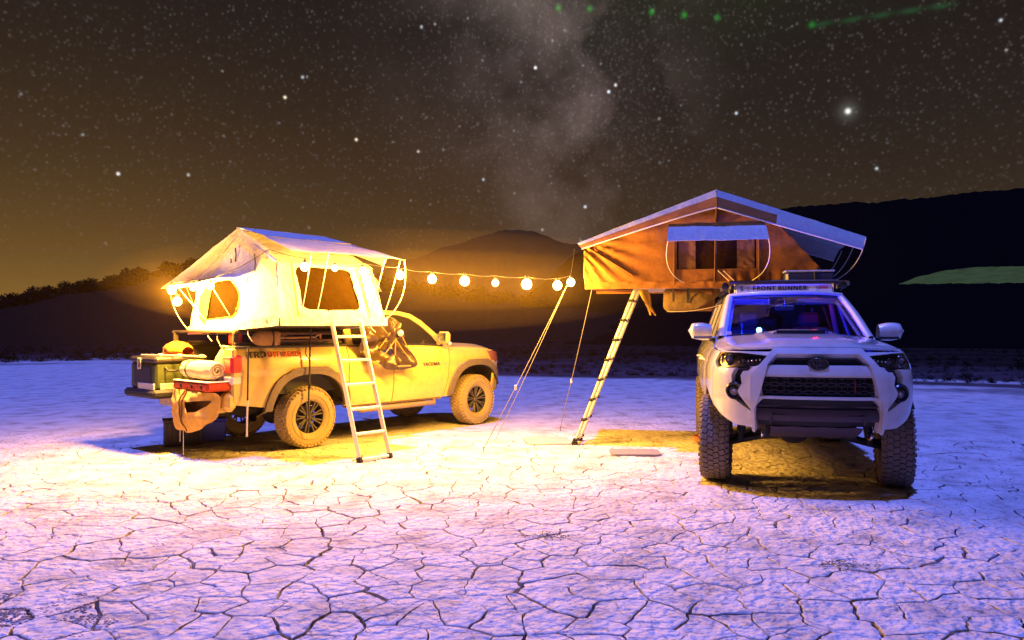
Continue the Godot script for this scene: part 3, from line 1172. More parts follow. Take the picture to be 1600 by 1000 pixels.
	fa.panel(PackedVector2Array([Vector2(-un, 0.50), Vector2(-0.75, 0.46), Vector2(0.75, 0.46), Vector2(un, 0.50), Vector2(un, 0.93), Vector2(0.7, 0.95), Vector2(0.62, 1.04), Vector2(-0.62, 1.04), Vector2(-0.7, 0.95), Vector2(-un, 0.93)]), [PackedVector2Array([Vector2(-0.5, 0.78), Vector2(0.5, 0.78), Vector2(0.56, 1.0), Vector2(-0.56, 1.0)])], 0.06, F, 0.03, 0.004, -1.0)
	obj("front_bumper", fa, M.sand_paint, T)
	var gr := MB.new()
	for k in 5:
		gr.tube([Vector3(3.70, 0.80 + k * 0.045, -0.52), Vector3(3.755, 0.80 + k * 0.045, 0.0), Vector3(3.70, 0.80 + k * 0.045, 0.52)], 0.012, 6)
	obj("grille", gr, M.black, T)
	for side in [1.0, -1.0]:
		var hl := MB.new()
		var Fs := F if side > 0.0 else (func(p: Vector2) -> Vector3: return F.call(Vector2(-p.x, p.y)))
		hl.panel(PackedVector2Array([Vector2(0.66, 0.965), Vector2(un + 0.07, 0.965), Vector2(un + 0.16, 1.115), Vector2(un - 0.05, 1.105), Vector2(0.66, 1.055)]), [], 0.05, Fs, 0.05, 0.008, -side)
		obj("headlight", hl, M.lens_red if side > 0.0 else M.tinted, T)
	# underneath
	var ub := MB.new()
	ub.box(Vector3(1.45, 0.56, 0.0), Vector3(1.9, 0.10, 1.30))
	ub.box(Vector3(1.30, 0.49, 0.36), Vector3(4.5, 0.11, 0.07), 0.01)
	ub.box(Vector3(1.30, 0.49, -0.36), Vector3(4.5, 0.11, 0.07), 0.01)
	ub.tube([Vector3(0, 0.375, -0.72), Vector3(0, 0.375, 0.72)], 0.045, 10)
	ub.ball(Vector3(0.0, 0.375, 0.05), Vector3(0.14, 0.14, 0.15), 14, 10)
	ub.tube([Vector3(2.99, 0.40, -0.72), Vector3(2.99, 0.42, 0.72)], 0.03, 8)
	ub.tube([Vector3(0.1, 0.40, 0.05), Vector3(1.6, 0.47, 0.0)], 0.035, 8)
	for s in [-1.0, 1.0]:
		ub.tube([Vector3(-0.62, 0.52, s * 0.46), Vector3(0.0, 0.33, s * 0.46), Vector3(0.62, 0.50, s * 0.46)], 0.02, 6)
		ub.tube([Vector3(0.10, 0.34, s * 0.56), Vector3(0.16, 0.85, s * 0.50)], 0.03, 8)
	ub.box(Vector3(3.1, 0.60, 0.0), Vector3(0.7, 0.25, 0.9))
	obj("underbody", ub, M.black, T)
	var ex := MB.new()
	ex.tube([Vector3(0.4, 0.50, 0.52), Vector3(-0.35, 0.50, 0.56), Vector3(-0.55, 0.47, 0.66), Vector3(-0.70, 0.44, 0.76)], [0.028, 0.028, 0.030, 0.032], 12, false)
	ex.tube([Vector3(-0.58, 0.462, 0.68), Vector3(-0.74, 0.432, 0.80)], [0.040, 0.043], 16, false)
	obj("exhaust_pipe", ex, M.chrome, T)
	# bed floor and the rear end
	var bf := MB.new()
	bf.box(Vector3(-0.20, 0.70, 0.0), Vector3(1.60, 0.05, 1.42))
	bf.box(Vector3(0.57, 0.96, 0.0), Vector3(0.02, 0.54, 1.42))
	obj("bed_floor", bf, M.plastic, T)
	var tg := MB.new()
	tg.box(Vector3(-1.15, 0.725, 0.0), Vector3(0.27, 0.055, 1.42), 0.015)
	obj("tailgate", tg, M.plastic, T)
	var sd := MB.new()
	sd.box(Vector3(-1.21, 0.700, -0.42), Vector3(0.62, 0.10, 0.80), 0.03)
	obj("slide_out_tray", sd, M.black, T)
	var bp := MB.new()
	bp.box(Vector3(-1.07, 0.585, 0.0), Vector3(0.13, 0.15, 1.46), 0.03)
	bp.box(Vector3(-1.03, 0.635, 0.755), Vector3(0.15, 0.22, 0.19), 0.05)
	bp.box(Vector3(-1.03, 0.635, -0.755), Vector3(0.15, 0.22, 0.19), 0.05)
	obj("rear_bumper", bp, M.sand_paint, T)
	# rack over the bed
	var rk := holder("bed_rack", T)
	for x in [-0.92, -0.2, 0.52]:
		for s in [-1.0, 1.0]:
			var b := MB.new()
			b.box(Vector3(x, 1.345, s * 0.72), Vector3(0.06, 0.17, 0.035), 0.006)
			obj("rack_post", b, M.rack, rk)
		var b := MB.new()
		b.box(Vector3(x, 1.43, 0.0), Vector3(0.05, 0.03, 1.52), 0.006)
		obj("crossbar", b, M.rack, rk)
	for s in [-1.0, 1.0]:
		for y in [1.292, 1.42]:
			var b := MB.new()
			b.box(Vector3(-0.2, y, s * 0.755), Vector3(1.50, 0.028, 0.025), 0.005)
			obj("side_rail", b, M.rack, rk)
	# wheels
	var wm := wheel_meshes(0.378, 0.245, 0.212)
	for w in [[0.0, 0.755, 0.3], [2.99, 0.755, 0.9], [0.0, -0.755, 0.1], [2.99, -0.755, 0.5]]:
		wheel(T, wm, Vector3(w[0], 0.378, w[1]), signf(w[1]), w[2], M.rim_spoke, 0.0, M.tyre_dusty)
	# lettering
	var badge := inst("door_badge", words("TACOMA", 0.045, 0.006), M.black, T, Transform3D(Basis(), Vector3(2.02, 0.955, 0.876)))
	badge.scale = Vector3(1.25, 1.0, 1.0)
	var st := inst("bed_lettering", words("TRD", 0.075, 0.010), M.black, T, Transform3D(Basis(Vector3.RIGHT, -0.37), Vector3(-0.72, 1.165, 0.850)))
	st.scale = Vector3(1.25, 1, 1)
	var st2 := inst("bed_lettering", words("OFF ROAD", 0.062, 0.010), M.red_print, T, Transform3D(Basis(Vector3.RIGHT, -0.37), Vector3(-0.36, 1.165, 0.853)))
	st2.scale = Vector3(1.1, 1, 1)
	# antenna and wiper corner on the bonnet's edge
	for q in [Vector3(2.52, 1.235, 0.74), Vector3(2.47, 1.25, -0.70)]:
		var an := MB.new()
		an.ball(q, Vector3(0.045, 0.032, 0.03), 10, 6)
		obj("ditch_light", an, M.pale_lens, T)

func poly_of(p: PackedVector2Array) -> PackedVector2Array:
	if Geometry2D.is_polygon_clockwise(p):
		p.reverse()
	return p

# ---------------------------------------------------------------- the white off-roader (x forward, z to its right, origin on the ground under the front axle)
func offroader(at: Vector3, turn: float) -> void:
	var T := thing("suv", "white off-road wagon with black grille facing the camera and a tent on its roof", "off-roader", at, turn)
	T.scale = Vector3(1.0, 1.0, 0.955)
	var pc := plan_curve([Vector2(0, 0.845), Vector2(0.28, 0.835), Vector2(0.52, 0.79), Vector2(0.70, 0.715), Vector2(0.82, 0.60), Vector2(0.895, 0.44), Vector2(0.935, 0.22), Vector2(0.945, -0.1), Vector2(0.94, -0.6), Vector2(0.935, -2.0), Vector2(0.935, -3.5), Vector2(0.90, -3.85), Vector2(0.72, -3.98), Vector2(0.0, -4.02)])
	var F := func(p: Vector2) -> Vector3:
		var s := 1.0 if p.x >= 0.0 else -1.0
		var q := plan_at(pc, absf(p.x))
		var o := 0.0
		if p.y > 1.02:
			o -= 0.085 * pow((p.y - 1.02) / 0.26, 2.0)
		if p.y < 0.86:
			o -= 0.07 * pow((0.86 - p.y) / 0.26, 1.5)
		var pt: Vector2 = q[0] + q[1] * o
		return Vector3(pt.y, p.y, s * pt.x)
	var uz := func(z: float) -> float: return signf(z) * plan_u_of_z(pc, absf(z))
	# outlines on the nose are given as (z, y) and laid along the curve
	var fu := func(p: PackedVector2Array) -> PackedVector2Array:
		var o := PackedVector2Array()
		for q in p:
			o.append(Vector2(uz.call(q.x), q.y))
		return poly_of(o)
	var uc: float = plan_u_of_x(pc, 0.42)
	# openings
	var top_grille := round_poly(poly([-0.36, 1.232, 0.36, 1.232, 0.425, 1.160, -0.425, 1.160]), 0.015)
	var mid_grille := round_poly(poly([-0.492, 1.058, 0.492, 1.058, 0.478, 0.892, -0.478, 0.892]), 0.012)
	var low_open := round_poly(poly([-0.475, 0.866, 0.475, 0.866, 0.535, 0.800, 0.545, 0.56, -0.545, 0.56, -0.535, 0.800]), 0.02)
	var fog := poly([0.60, 1.105, 0.665, 1.108, 0.668, 1.07, 0.645, 1.03, 0.652, 0.99, 0.685, 0.965, 0.70, 0.93, 0.69, 0.885, 0.652, 0.855, 0.635, 0.82, 0.555, 0.735, 0.625, 0.795, 0.66, 0.835, 0.72, 0.85, 0.765, 0.88, 0.772, 0.93, 0.755, 0.975, 0.742, 1.02, 0.752, 1.06, 0.735, 1.115, 0.69, 1.14, 0.63, 1.145])
	fog = poly([0.57, 1.135, 0.60, 1.105, 0.645, 1.10, 0.665, 1.06, 0.655, 0.99, 0.675, 0.955, 0.69, 0.92, 0.675, 0.885, 0.645, 0.845, 0.555, 0.73, 0.70, 0.83, 0.745, 0.86, 0.77, 0.91, 0.765, 0.955, 0.74, 0.99, 0.745, 1.06, 0.72, 1.12, 0.66, 1.145])
	var lamp := round_poly(poly([0.425, 1.238, 0.45, 1.212, 0.52, 1.150, 0.60, 1.135, 0.72, 1.125, 0.875, 1.118, 0.905, 1.18, 0.892, 1.262, 0.70, 1.262, 0.55, 1.250]), 0.014)
	var f_m := mirror(fog)
	var l_m := mirror(lamp)
	var holes := []
	for h in [top_grille, mid_grille, low_open, fog, f_m, lamp, l_m]:
		holes.append(fu.call(h))
	var face := PackedVector2Array()
	var half := [0.545, 0.575, 0.560, 0.605, 0.74, 0.615, 0.86, 0.69]
	face.append(Vector2(-0.30, 1.280))
	for k in range(0, half.size(), 2):
		pass
	# the bumper's outline, from the lower middle to the corner and up to the bonnet line
	var right := PackedVector2Array()
	for k in range(0, half.size(), 2):
		right.append(Vector2(uz.call(half[k]), half[k + 1]))
	right.append(Vector2(uc, 0.765))
	right.append(Vector2(uc + 0.005, 1.10))
	right.append(Vector2(uc - 0.03, 1.272))
	right.append(Vector2(uz.call(0.45), 1.272))
	right.append(Vector2(uz.call(0.36), 1.278))
	var whole := PackedVector2Array()
	for q in right:
		whole.append(q)
	for k in range(right.size() - 1, -1, -1):
		whole.append(Vector2(-right[k].x, right[k].y))
	whole = poly_of(whole)
	var fb := MB.new()
	fb.panel(whole, holes, 0.035, F, 0.06, 0.0, -1.0)
	obj("front_bumper", fb, M.white_paint, T)
	# raised frame round the grilles
	var fr_out := round_poly(poly([-0.385, 1.285, 0.385, 1.285, 0.515, 1.13, 0.575, 1.06, 0.575, 0.585, 0.548, 0.575, 0.54, 0.79, 0.50, 0.885, 0.43, 1.16, 0.355, 1.238, -0.355, 1.238, -0.43, 1.16, -0.50, 0.885, -0.54, 0.79, -0.548, 0.575, -0.575, 0.585, -0.575, 1.06, -0.515, 1.13]), 0.014)
	var fr := MB.new()
	fr.panel(fu.call(fr_out), [], 0.035, F, 0.05, 0.042, -1.0)
	obj("grille_surround", fr, M.white_paint, T)
	var br := MB.new()
	br.panel(fu.call(round_poly(poly([-0.455, 1.150, -0.09, 1.150, -0.06, 1.128, 0.06, 1.128, 0.09, 1.150, 0.455, 1.150, 0.50, 1.070, -0.50, 1.070]), 0.012)), [], 0.04, F, 0.03, 0.020, -1.0)
	obj("grille_bar", br, M.white_paint, T)
	var cs := MB.new()
	cs.panel(fu.call(round_poly(poly([-0.50, 0.889, 0.50, 0.889, 0.505, 0.866, -0.505, 0.866]), 0.006)), [], 0.04, F, 0.03, 0.022, -1.0)
	obj("grille_trim", cs, M.white_paint, T)
	# black behind every opening
	var bk := MB.new()
	bk.panel(fu.call(poly([-0.90, 0.60, 0.90, 0.60, 0.90, 1.268, -0.90, 1.268])), [], 0.06, F, 0.0, -0.062, -1.0)
	obj("bumper_backing", bk, M.black, T)
	# hexagon mesh of the middle grille: zigzag bars
	var gr := holder("grille", T)
	for row in 5:
		var b := MB.new()
		var y0 := 0.908 + row * 0.0335
		var pts := []
		for k in 41:
			var z := lerpf(-0.475, 0.475, k / 40.0)
			var zig: float = [0.0, 0.010, 0.010, 0.0][k % 4] * (1.0 if row % 2 == 0 else -1.0) + 0.004
			var p: Vector3 = F.call(Vector2(uz.call(z), y0 + zig))
			pts.append(p + Vector3(-0.020, 0, 0))
		b.tube(pts, 0.0075, 5)
		obj("slat", b, M.grille_black, gr)
	for k in 19:
		var b := MB.new()
		var z := lerpf(-0.45, 0.45, k / 18.0)
		var p0: Vector3 = F.call(Vector2(uz.call(z), 0.90))
		var p1: Vector3 = F.call(Vector2(uz.call(z), 1.05))
		b.tube([p0 + Vector3(-0.028, 0, 0), p1 + Vector3(-0.028, 0, 0)], 0.004, 5)
		obj("grille_rib", b, M.grille_black, gr)
	for k in 3:
		var b := MB.new()
		var pts := []
		for j in 17:
			var z := lerpf(-0.40, 0.40, j / 16.0)
			var p: Vector3 = F.call(Vector2(uz.call(z), 1.178 + 0.018 * k))
			pts.append(p + Vector3(-0.028, 0, 0))
		b.tube(pts, 0.004, 5)
		obj("upper_slat", b, M.grille_black, gr)
	for z in [-0.31, 0.29]:
		var b := MB.new()
		var p0: Vector3 = F.call(Vector2(uz.call(z), 0.925))
		b.box(p0 + Vector3(-0.008, 0.055, 0), Vector3(0.01, 0.11, 0.007))
		obj("grille_tab", b, M.red_trim if z < 0.0 else M.grille_black, gr)
	# badge: three nested ovals on a dark plate
	var em := MB.new()
	var ec: Vector3 = F.call(Vector2(0, 1.172))
	ec.x += 0.022
	var oval := func(b: MB, cy: float, rz: float, ry: float, r: float) -> void:
		var pts := []
		for k in 33:
			var a := TAU * k / 32.0
			pts.append(ec + Vector3(0.016, cy + ry * sin(a), rz * cos(a)))
		b.tube(pts, r, 6, false)
	var plate_ := MB.new()
	plate_.lathe([Vector2(0, 0.012), Vector2(0.90, 0.012), Vector2(1.0, 0.004), Vector2(1.0, -0.03)], 36, Transform3D(Basis(Vector3(0, 0, 0.092), Vector3(1, 0, 0), Vector3(0, 0.060, 0)), ec))
	var badge := obj("badge", plate_, M.grille_black, T)
	oval.call(em, 0.0, 0.080, 0.051, 0.0055)
	oval.call(em, 0.014, 0.048, 0.024, 0.0048)
	oval.call(em, -0.002, 0.022, 0.044, 0.0048)
	obj("badge_rings", em, M.dark_chrome, badge)
	# lower bumper insert, number-plate bar and skid plate
	var lb := MB.new()
	var rows := []
	for k in 7:
		var t := k / 6.0
		var line := []
		for j in 21:
			var z := lerpf(-0.54, 0.54, j / 20.0)
			var p: Vector3 = F.call(Vector2(uz.call(z), 0.79))
			line.append(Vector3(p.x - 0.050 + 0.022 * sin(t * PI * 0.8 + 0.3), lerpf(0.775, 0.672, t), z))
		rows.append(line)
	lb.sheet(rows)
	lb.tube([Vector3(0.73, 0.80, -0.52), Vector3(0.775, 0.80, 0.0), Vector3(0.73, 0.80, 0.52)], 0.012, 6)
	lb.box(Vector3(0.795, 0.722, 0.0), Vector3(0.016, 0.012, 0.80), 0.004)
	for z in [-0.40, 0.40]:
		lb.box(Vector3(0.775, 0.705, z), Vector3(0.03, 0.11, 0.02), 0.006)
	obj("bumper_insert", lb, M.plum_plastic, T)
	var sk := MB.new()
	rows = []
	for k in 6:
		var t := k / 5.0
		var line := []
		for j in 13:
			var z := lerpf(-0.40, 0.40, j / 12.0) * (1.0 - 0.06 * t)
			line.append(Vector3(0.72 - 0.05 * t - 0.30 * t * t, lerpf(0.615, 0.48, t) + 0.004 * sin(j * PI / 2.0), z))
		rows.append(line)
	sk.sheet(rows)
	sk.box(Vector3(0.68, 0.60, 0.0), Vector3(0.03, 0.02, 0.78), 0.006)
	obj("skid_plate", sk, M.plum_plastic, T)
	for s in [-1.0, 1.0]:
		var hk := MB.new()
		hk.tube([Vector3(0.60, 0.56, s * 0.47), Vector3(0.70, 0.56, s * 0.47), Vector3(0.72, 0.54, s * 0.47), Vector3(0.69, 0.515, s * 0.47), Vector3(0.60, 0.52, s * 0.47)], 0.012, 8)
		obj("tow_hook", hk, M.chrome, T)
	# lamps
	for s in [1.0, -1.0]:
		var Fs := F if s > 0.0 else (func(p: Vector2) -> Vector3: return F.call(Vector2(-p.x, p.y)))
		var hb := MB.new()
		hb.panel(fu.call(Geometry2D.offset_polygon(lamp, 0.01)[0]), [], 0.05, Fs, 0.0, -0.045, -s)
		var box := obj("headlight", hb, M.lamp_bowl, T)
		for q in [[0.79, 1.192, 0.052], [0.665, 1.190, 0.034]]:
			var p: Vector3 = Fs.call(Vector2(plan_u_of_z(pc, q[0]), q[1]))
			var ax := Transform3D(Basis(Vector3(0, 0, 1), Vector3(0.92, 0.08, s * 0.35).normalized(), Vector3(0, 1, 0)).orthonormalized(), p + Vector3(-0.034, 0, -s * 0.010))
			ax.basis = Basis(Quaternion(Vector3.UP, Vector3(0.92, 0.05, s * 0.38).normalized()))
			var b := MB.new()
			b.lathe([Vector2(q[2] * 1.0, -0.02), Vector2(q[2] * 1.05, 0.008), Vector2(q[2] * 0.95, 0.014), Vector2(q[2] * 0.86, 0.006)], 24, ax)
			obj("lamp_ring", b, M.chrome, box)
			b = MB.new()
			b.ball(ax * Vector3(0, -0.004, 0), Vector3(q[2] * 0.82, q[2] * 0.36, q[2] * 0.82), 20, 10, ax.basis)
			obj("projector_lens", b, M.bulb_glass, box)
		for k in 4:
			var b := MB.new()
			var p: Vector3 = Fs.call(Vector2(plan_u_of_z(pc, 0.50 + k * 0.034), 1.196 - 0.004 * k))
			b.ball(p + Vector3(-0.030, 0.004, 0), Vector3(0.012, 0.011, 0.011), 10, 6)
			obj("indicator", b, M.chrome, box)
		var rim := MB.new()
		rim.panel(fu.call(lamp), [fu.call(Geometry2D.offset_polygon(lamp, -0.012)[0])], 0.04, Fs, 0.03, -0.006, -s)
		obj("lamp_bezel", rim, M.black_gloss, box)
		var brow := MB.new()
		brow.panel(fu.call(poly([0.44, 1.236, 0.55, 1.247, 0.70, 1.257, 0.86, 1.256, 0.86, 1.236, 0.70, 1.234, 0.56, 1.226, 0.46, 1.212])), [], 0.04, Fs, 0.0, -0.022, -s)
		obj("lamp_brow", brow, M.black_gloss, box)
		var lens := MB.new()
		lens.panel(fu.call(lamp), [], 0.04, Fs, 0.0, -0.004, -s)
		obj("lamp_cover", lens, M.lens_red_clear if s > 0.0 else M.lens_clear, box)
		var fp: Vector3 = Fs.call(Vector2(plan_u_of_z(pc, 0.722), 0.922))
		var fx := Transform3D(Basis(Quaternion(Vector3.UP, Vector3(0.94, 0.0, s * 0.34).normalized())), fp + Vector3(-0.012, 0, -s * 0.004))
		var b := MB.new()
		b.lathe([Vector2(0.050, -0.05), Vector2(0.054, 0.012), Vector2(0.070, 0.020), Vector2(0.078, 0.010), Vector2(0.082, -0.02)], 28, fx)
		var fl := obj("fog_light", b, M.black_gloss, T)
		b = MB.new()
		b.ball(fx * Vector3(0, 0.0, 0), Vector3(0.049, 0.014, 0.049), 20, 8, fx.basis)
		obj("fog_lens", b, M.fog_glass, fl)
		# body side behind the bumper
		var sp := MB.new()
		var us := func(x: float) -> float: return plan_u_of_x(pc, x)
		var arch := func(x: float, r: float) -> PackedVector2Array:
			var o := PackedVector2Array()
			for k in 25:
				var a := PI * k / 24.0
				o.append(Vector2(us.call(x + r * signf(cos(a)) * pow(absf(cos(a)), 0.85)), 0.42 + r * pow(sin(a), 0.85)))
			o.append(Vector2(us.call(x - r), 0.05))
			o.append(Vector2(us.call(x + r), 0.05))
			return poly_of(o)
		var cut := poly_of(PackedVector2Array([Vector2(uc + 0.008, 0.74), Vector2(us.call(-0.4), 0.52), Vector2(us.call(-3.3), 0.52), Vector2(us.call(-3.7), 0.62), Vector2(us.call(-3.75), 1.30), Vector2(us.call(-0.40), 1.30), Vector2(us.call(0.0), 1.275), Vector2(uc - 0.02, 1.265), Vector2(uc + 0.012, 1.10)]))
		sp.panel(cut, [arch.call(0.0, 0.50), arch.call(-2.93, 0.50)], 0.06, Fs, 0.03, 0.0, -s)
		obj("body_side", sp, M.white_paint, T)
		for dx in [[-0.62, -1.62, "front_door"], [-1.64, -2.5, "rear_door"]]:
			var d := MB.new()
			d.panel(poly_of(PackedVector2Array([Vector2(us.call(dx[0]), 0.58), Vector2(us.call(dx[1]), 0.58), Vector2(us.call(dx[1]), 1.28), Vector2(us.call(dx[0]), 1.28)])), [], 0.08, Fs, 0.012, 0.010, -s)
			var dd := obj(dx[2], d, M.white_paint, T)
			d = MB.new()
			var hp: Vector3 = Fs.call(Vector2(us.call(dx[1] + 0.12), 1.12))
			d.tube([hp + Vector3(-0.09, 0, 0), hp + Vector3(-0.07, 0, s * 0.04), hp + Vector3(0.07, 0, s * 0.04), hp + Vector3(0.09, 0, 0)], 0.012, 8)
			obj("door_handle", d, M.white_paint, dd)
		for wx in [0.0, -2.93]:
			var ln := MB.new()
			rows = []
			for zz in [0.93, 0.50]:
				var line := []
				for k in 21:
					var a := 0.72 + (PI - 0.9) * k / 20.0
					line.append(Vector3(wx + 0.51 * cos(a), 0.42 + 0.51 * sin(a), s * zz))
				rows.append(line)
			ln.sheet(rows)
			obj("wheel_liner", ln, M.black, T)
		# mirrors
		var mi := MB.new()
		var mrows := []
		for i in 9:
			var t := i / 8.0
			var line := []
			var hz := lerpf(0.84, 1.085, t)
			var hh := 0.092 * pow(sin(clampf(0.22 + t * 0.62, 0.0, 1.0) * PI), 0.45)
			if i == 8:
				hh = 0.012
			for k in 16:
				var a := TAU * k / 16.0
				line.append(Vector3(-0.62 + 0.075 * cos(a) * minf(1.0, hh / 0.05), 1.435 + hh * sin(a) + 0.012 * t, s * (0.02 + hz)))
			mrows.append(line)
		mi.sheet(mrows, true)
		mi.ball(Vector3(-0.62, 1.447, s * 1.105), Vector3(0.02, 0.016, 0.01), 8, 6)
		var mh := obj("side_mirror", mi, M.white_paint, T)
		var mb := MB.new()
		mb.box(Vector3(-0.60, 1.375, s * 0.94), Vector3(0.10, 0.022, 0.24), 0.010)
		mb.tube([Vector3(-0.62, 1.32, s * 0.80), Vector3(-0.61, 1.37, s * 0.88)], 0.026, 8)
		obj("mirror_base", mb, M.black_gloss, mh)
	# bonnet
	var H := func(p: Vector2) -> Vector3:
		var z := absf(p.y)
		var u := plan_u_of_z(pc, minf(z, 0.90))
		var nose: float = plan_at(pc, u)[0].y - 0.03
		var d := maxf(nose - p.x, 0.0)
		var y := 1.262 + 0.060 * (1.0 - exp(-d / 0.07)) + 0.098 * pow(clampf(d / 1.25, 0.0, 1.0), 0.8) - 0.075 * pow(z / 0.88, 3.5)
		# centre bulge that carries the scoop, and creases along both sides
		y += 0.022 * smoothstep(0.44, 0.36, z) * smoothstep(0.02, 0.5, d)
		y += 0.010 * exp(-pow((z - 0.72) / 0.06, 2.0))
		return Vector3(p.x, y, p.y)
	var bn := MB.new()
	bn.panel(poly([-0.46, -0.80, 0.0, -0.855, 0.25, -0.845, 0.42, -0.80, 0.52, -0.74, 0.60, -0.64, 0.665, -0.52, 0.70, -0.40, 0.725, -0.2, 0.73, 0.0, 0.725, 0.2, 0.70, 0.40, 0.665, 0.52, 0.60, 0.64, 0.52, 0.74, 0.42, 0.80, 0.25, 0.845, 0.0, 0.855, -0.46, 0.80]), [], 0.04, H, 0.02, 0.0, -1.0)
	var bo := obj("bonnet", bn, M.white_paint, T)
	var sc := MB.new()
	rows = []
	for i in 9:
		var t := i / 8.0
		var line := []
		for k in 15:
			var zz := lerpf(-1.0, 1.0, k / 14.0)
			var hgt := 0.042 * pow(1.0 - t, 0.8) * clampf((1.0 - absf(zz)) * 5.0, 0.0, 1.0)
			var hp: Vector3 = H.call(Vector2(-0.12 - 0.32 * t, zz * 0.28))
			line.append(hp + Vector3(0, hgt + 0.003, 0))
		rows.append(line)
	sc.sheet(rows)
	obj("bonnet_scoop", sc, M.white_paint, bo)
	var sm := MB.new()
	var smp: Vector3 = H.call(Vector2(-0.125, 0.0))
	sm.box(smp + Vector3(0.0, 0.020, 0.0), Vector3(0.012, 0.030, 0.47), 0.004)
	obj("scoop_mouth", sm, M.black, bo)
	for s in [-1.0, 1.0]:
		var b := MB.new()
		var hp: Vector3 = H.call(Vector2(-0.32, s * 0.35))
		b.ball(hp + Vector3(0, 0.006, 0), Vector3(0.018, 0.010, 0.012), 10, 6)
		obj("washer_jet", b, M.black, bo)
	# cabin: pillars, roof, glass
	var A := Vector3(-0.50, 1.375, 0.755)
	var B := Vector3(-1.27, 1.835, 0.615)
	var flip := Vector3(1, 1, -1)
	for s in [1.0, -1.0]:
		var sg := Vector3(1, 1, s)
		var b := MB.new()
		var pr := []
		for i in 9:
			var t := i / 8.0
			var c := A.lerp(B, t) + Vector3(0.0, 0.030 * sin(t * PI), 0.0)
			var line := []
			for q in [Vector3(0.02, -0.005, -0.045), Vector3(0.03, 0.022, -0.01), Vector3(-0.02, 0.022, 0.035), Vector3(-0.08, -0.01, 0.06), Vector3(-0.09, -0.04, 0.03), Vector3(-0.03, -0.03, -0.03)]:
				line.append((c + q * (1.0 - 0.15 * t)) * sg)
			pr.append(line)
		b.sheet(pr, true)
		obj("front_pillar", b, M.white_paint, T)
		# side glass and frames
		var gz := func(y: float) -> float: return 0.845 - (y - 1.28) * 0.36
		var G := func(p: Vector2) -> Vector3: return Vector3(p.x, p.y, s * float(gz.call(p.y)))
		var side_p := poly([-0.46, 1.27, -0.60, 1.42, -1.22, 1.80, -1.5, 1.845, -3.3, 1.845, -3.72, 1.78, -3.86, 1.27])
		var w1 := round_poly(poly([-0.66, 1.32, -1.28, 1.745, -1.60, 1.765, -1.62, 1.31]), 0.03)
		var w2 := round_poly(poly([-1.72, 1.31, -1.70, 1.765, -2.50, 1.765, -2.56, 1.31]), 0.03)
		var w3 := round_poly(poly([-2.68, 1.31, -2.62, 1.765, -3.35, 1.75, -3.6, 1.35]), 0.03)
		b = MB.new()
		b.panel(side_p, [w1, w2, w3], 0.08, G, 0.03, 0.0, s)
		obj("cab_side", b, M.white_paint, T)
		for w in [w1, w2, w3]:
			b = MB.new()
			b.panel(Geometry2D.offset_polygon(w, 0.01)[0], [], 0.12, G, 0.0, -0.015, s)
			obj("side_window", b, M.tinted, T)
		# dark lining inside
		b = MB.new()
		b.panel(side_p, [w1, w2, w3], 0.12, G, 0.0, -0.034, s)
		obj("side_lining", b, M.black, T)
	var hl := MB.new()
	rows = []
	for i in 9:
		var line := []
		for k in 7:
			line.append(Vector3(lerpf(-1.24, -3.80, i / 8.0), 1.812, lerpf(-0.62, 0.62, k / 6.0)))
		rows.append(line)
	hl.sheet(rows)
	hl.box(Vector3(-3.74, 1.3, 0.0), Vector3(0.02, 1.0, 1.4))
	obj("headliner", hl, M.black, T)
	var rf := MB.new()
	rows = []
	for i in 15:
		var t := i / 14.0
		var x := lerpf(-1.24, -3.85, t)
		var y := 1.835 + 0.035 * sin(pow(t, 0.6) * PI * 0.9) - 0.05 * pow(t, 6.0)
		var line := []
		for k in 15:
			var zz := lerpf(-1.0, 1.0, k / 14.0)
			line.append(Vector3(x, y + 0.028 * (1.0 - pow(absf(zz), 3.0)) - 0.0, zz * 0.645))
		rows.append(line)
	rf.sheet(rows)
	# brow over the windscreen
	var brow := []
	for k in 15:
		var zz := lerpf(-1.0, 1.0, k / 14.0)
		brow.append(Vector3(-1.235 + 0.05 * (1.0 - zz * zz), 1.842 + 0.026 * (1.0 - pow(absf(zz), 3.0)), zz * 0.63))
	rf.tube(brow, 0.020, 8)
	obj("roof", rf, M.white_paint, T)
	var ws := MB.new()
	rows = []
	for i in 9:
		var t := i / 8.0
		var line := []
		for k in 17:
			var zz := lerpf(-1.0, 1.0, k / 16.0)
			var c := A.lerp(B, t)
			line.append(Vector3(c.x + 0.085 * (1.0 - zz * zz) + 0.01, c.y + 0.008, zz * (c.z - 0.02)))
		rows.append(line)
	ws.sheet(rows)
	obj("windscreen", ws, M.screen_glass, T)
	var fz := MB.new()
	for q in [[0.0, 0.05], [0.965, 1.0]]:
		rows = []
		for t in q:
			var line := []
			for k in 17:
				var zz := lerpf(-1.0, 1.0, k / 16.0)
				var c := A.lerp(B, t)
				line.append(Vector3(c.x + 0.082 * (1.0 - zz * zz) + 0.004, c.y + 0.003, zz * (c.z - 0.02)))
			rows.append(line)
		fz.sheet(rows)
	obj("windscreen_band", fz, M.black, T)
	var wp := MB.new()
	for q in [[-0.62, 0.10], [-0.02, 0.66]]:
		wp.tube([Vector3(-0.43, 1.392, q[0]), Vector3(-0.395, 1.412, (q[0] + q[1]) / 2.0), Vector3(-0.43, 1.412, q[1])], 0.008, 6)
	obj("wiper", wp, M.black, T)
	var cw := MB.new()
	cw.box(Vector3(-0.455, 1.366, 0.0), Vector3(0.10, 0.02, 1.46), 0.006)
	obj("cowl", cw, M.black, T)
	# small decal low in the corner of the windscreen
	var dc := MB.new()
	dc.box(Vector3(-0.475, 1.425, 0.685), Vector3(0.006, 0.055, 0.055), 0.002, Basis(Vector3.BACK, 0.9))
	obj("parking_decal", dc, M.decal, T)
	# rear of the body
	var re := MB.new()
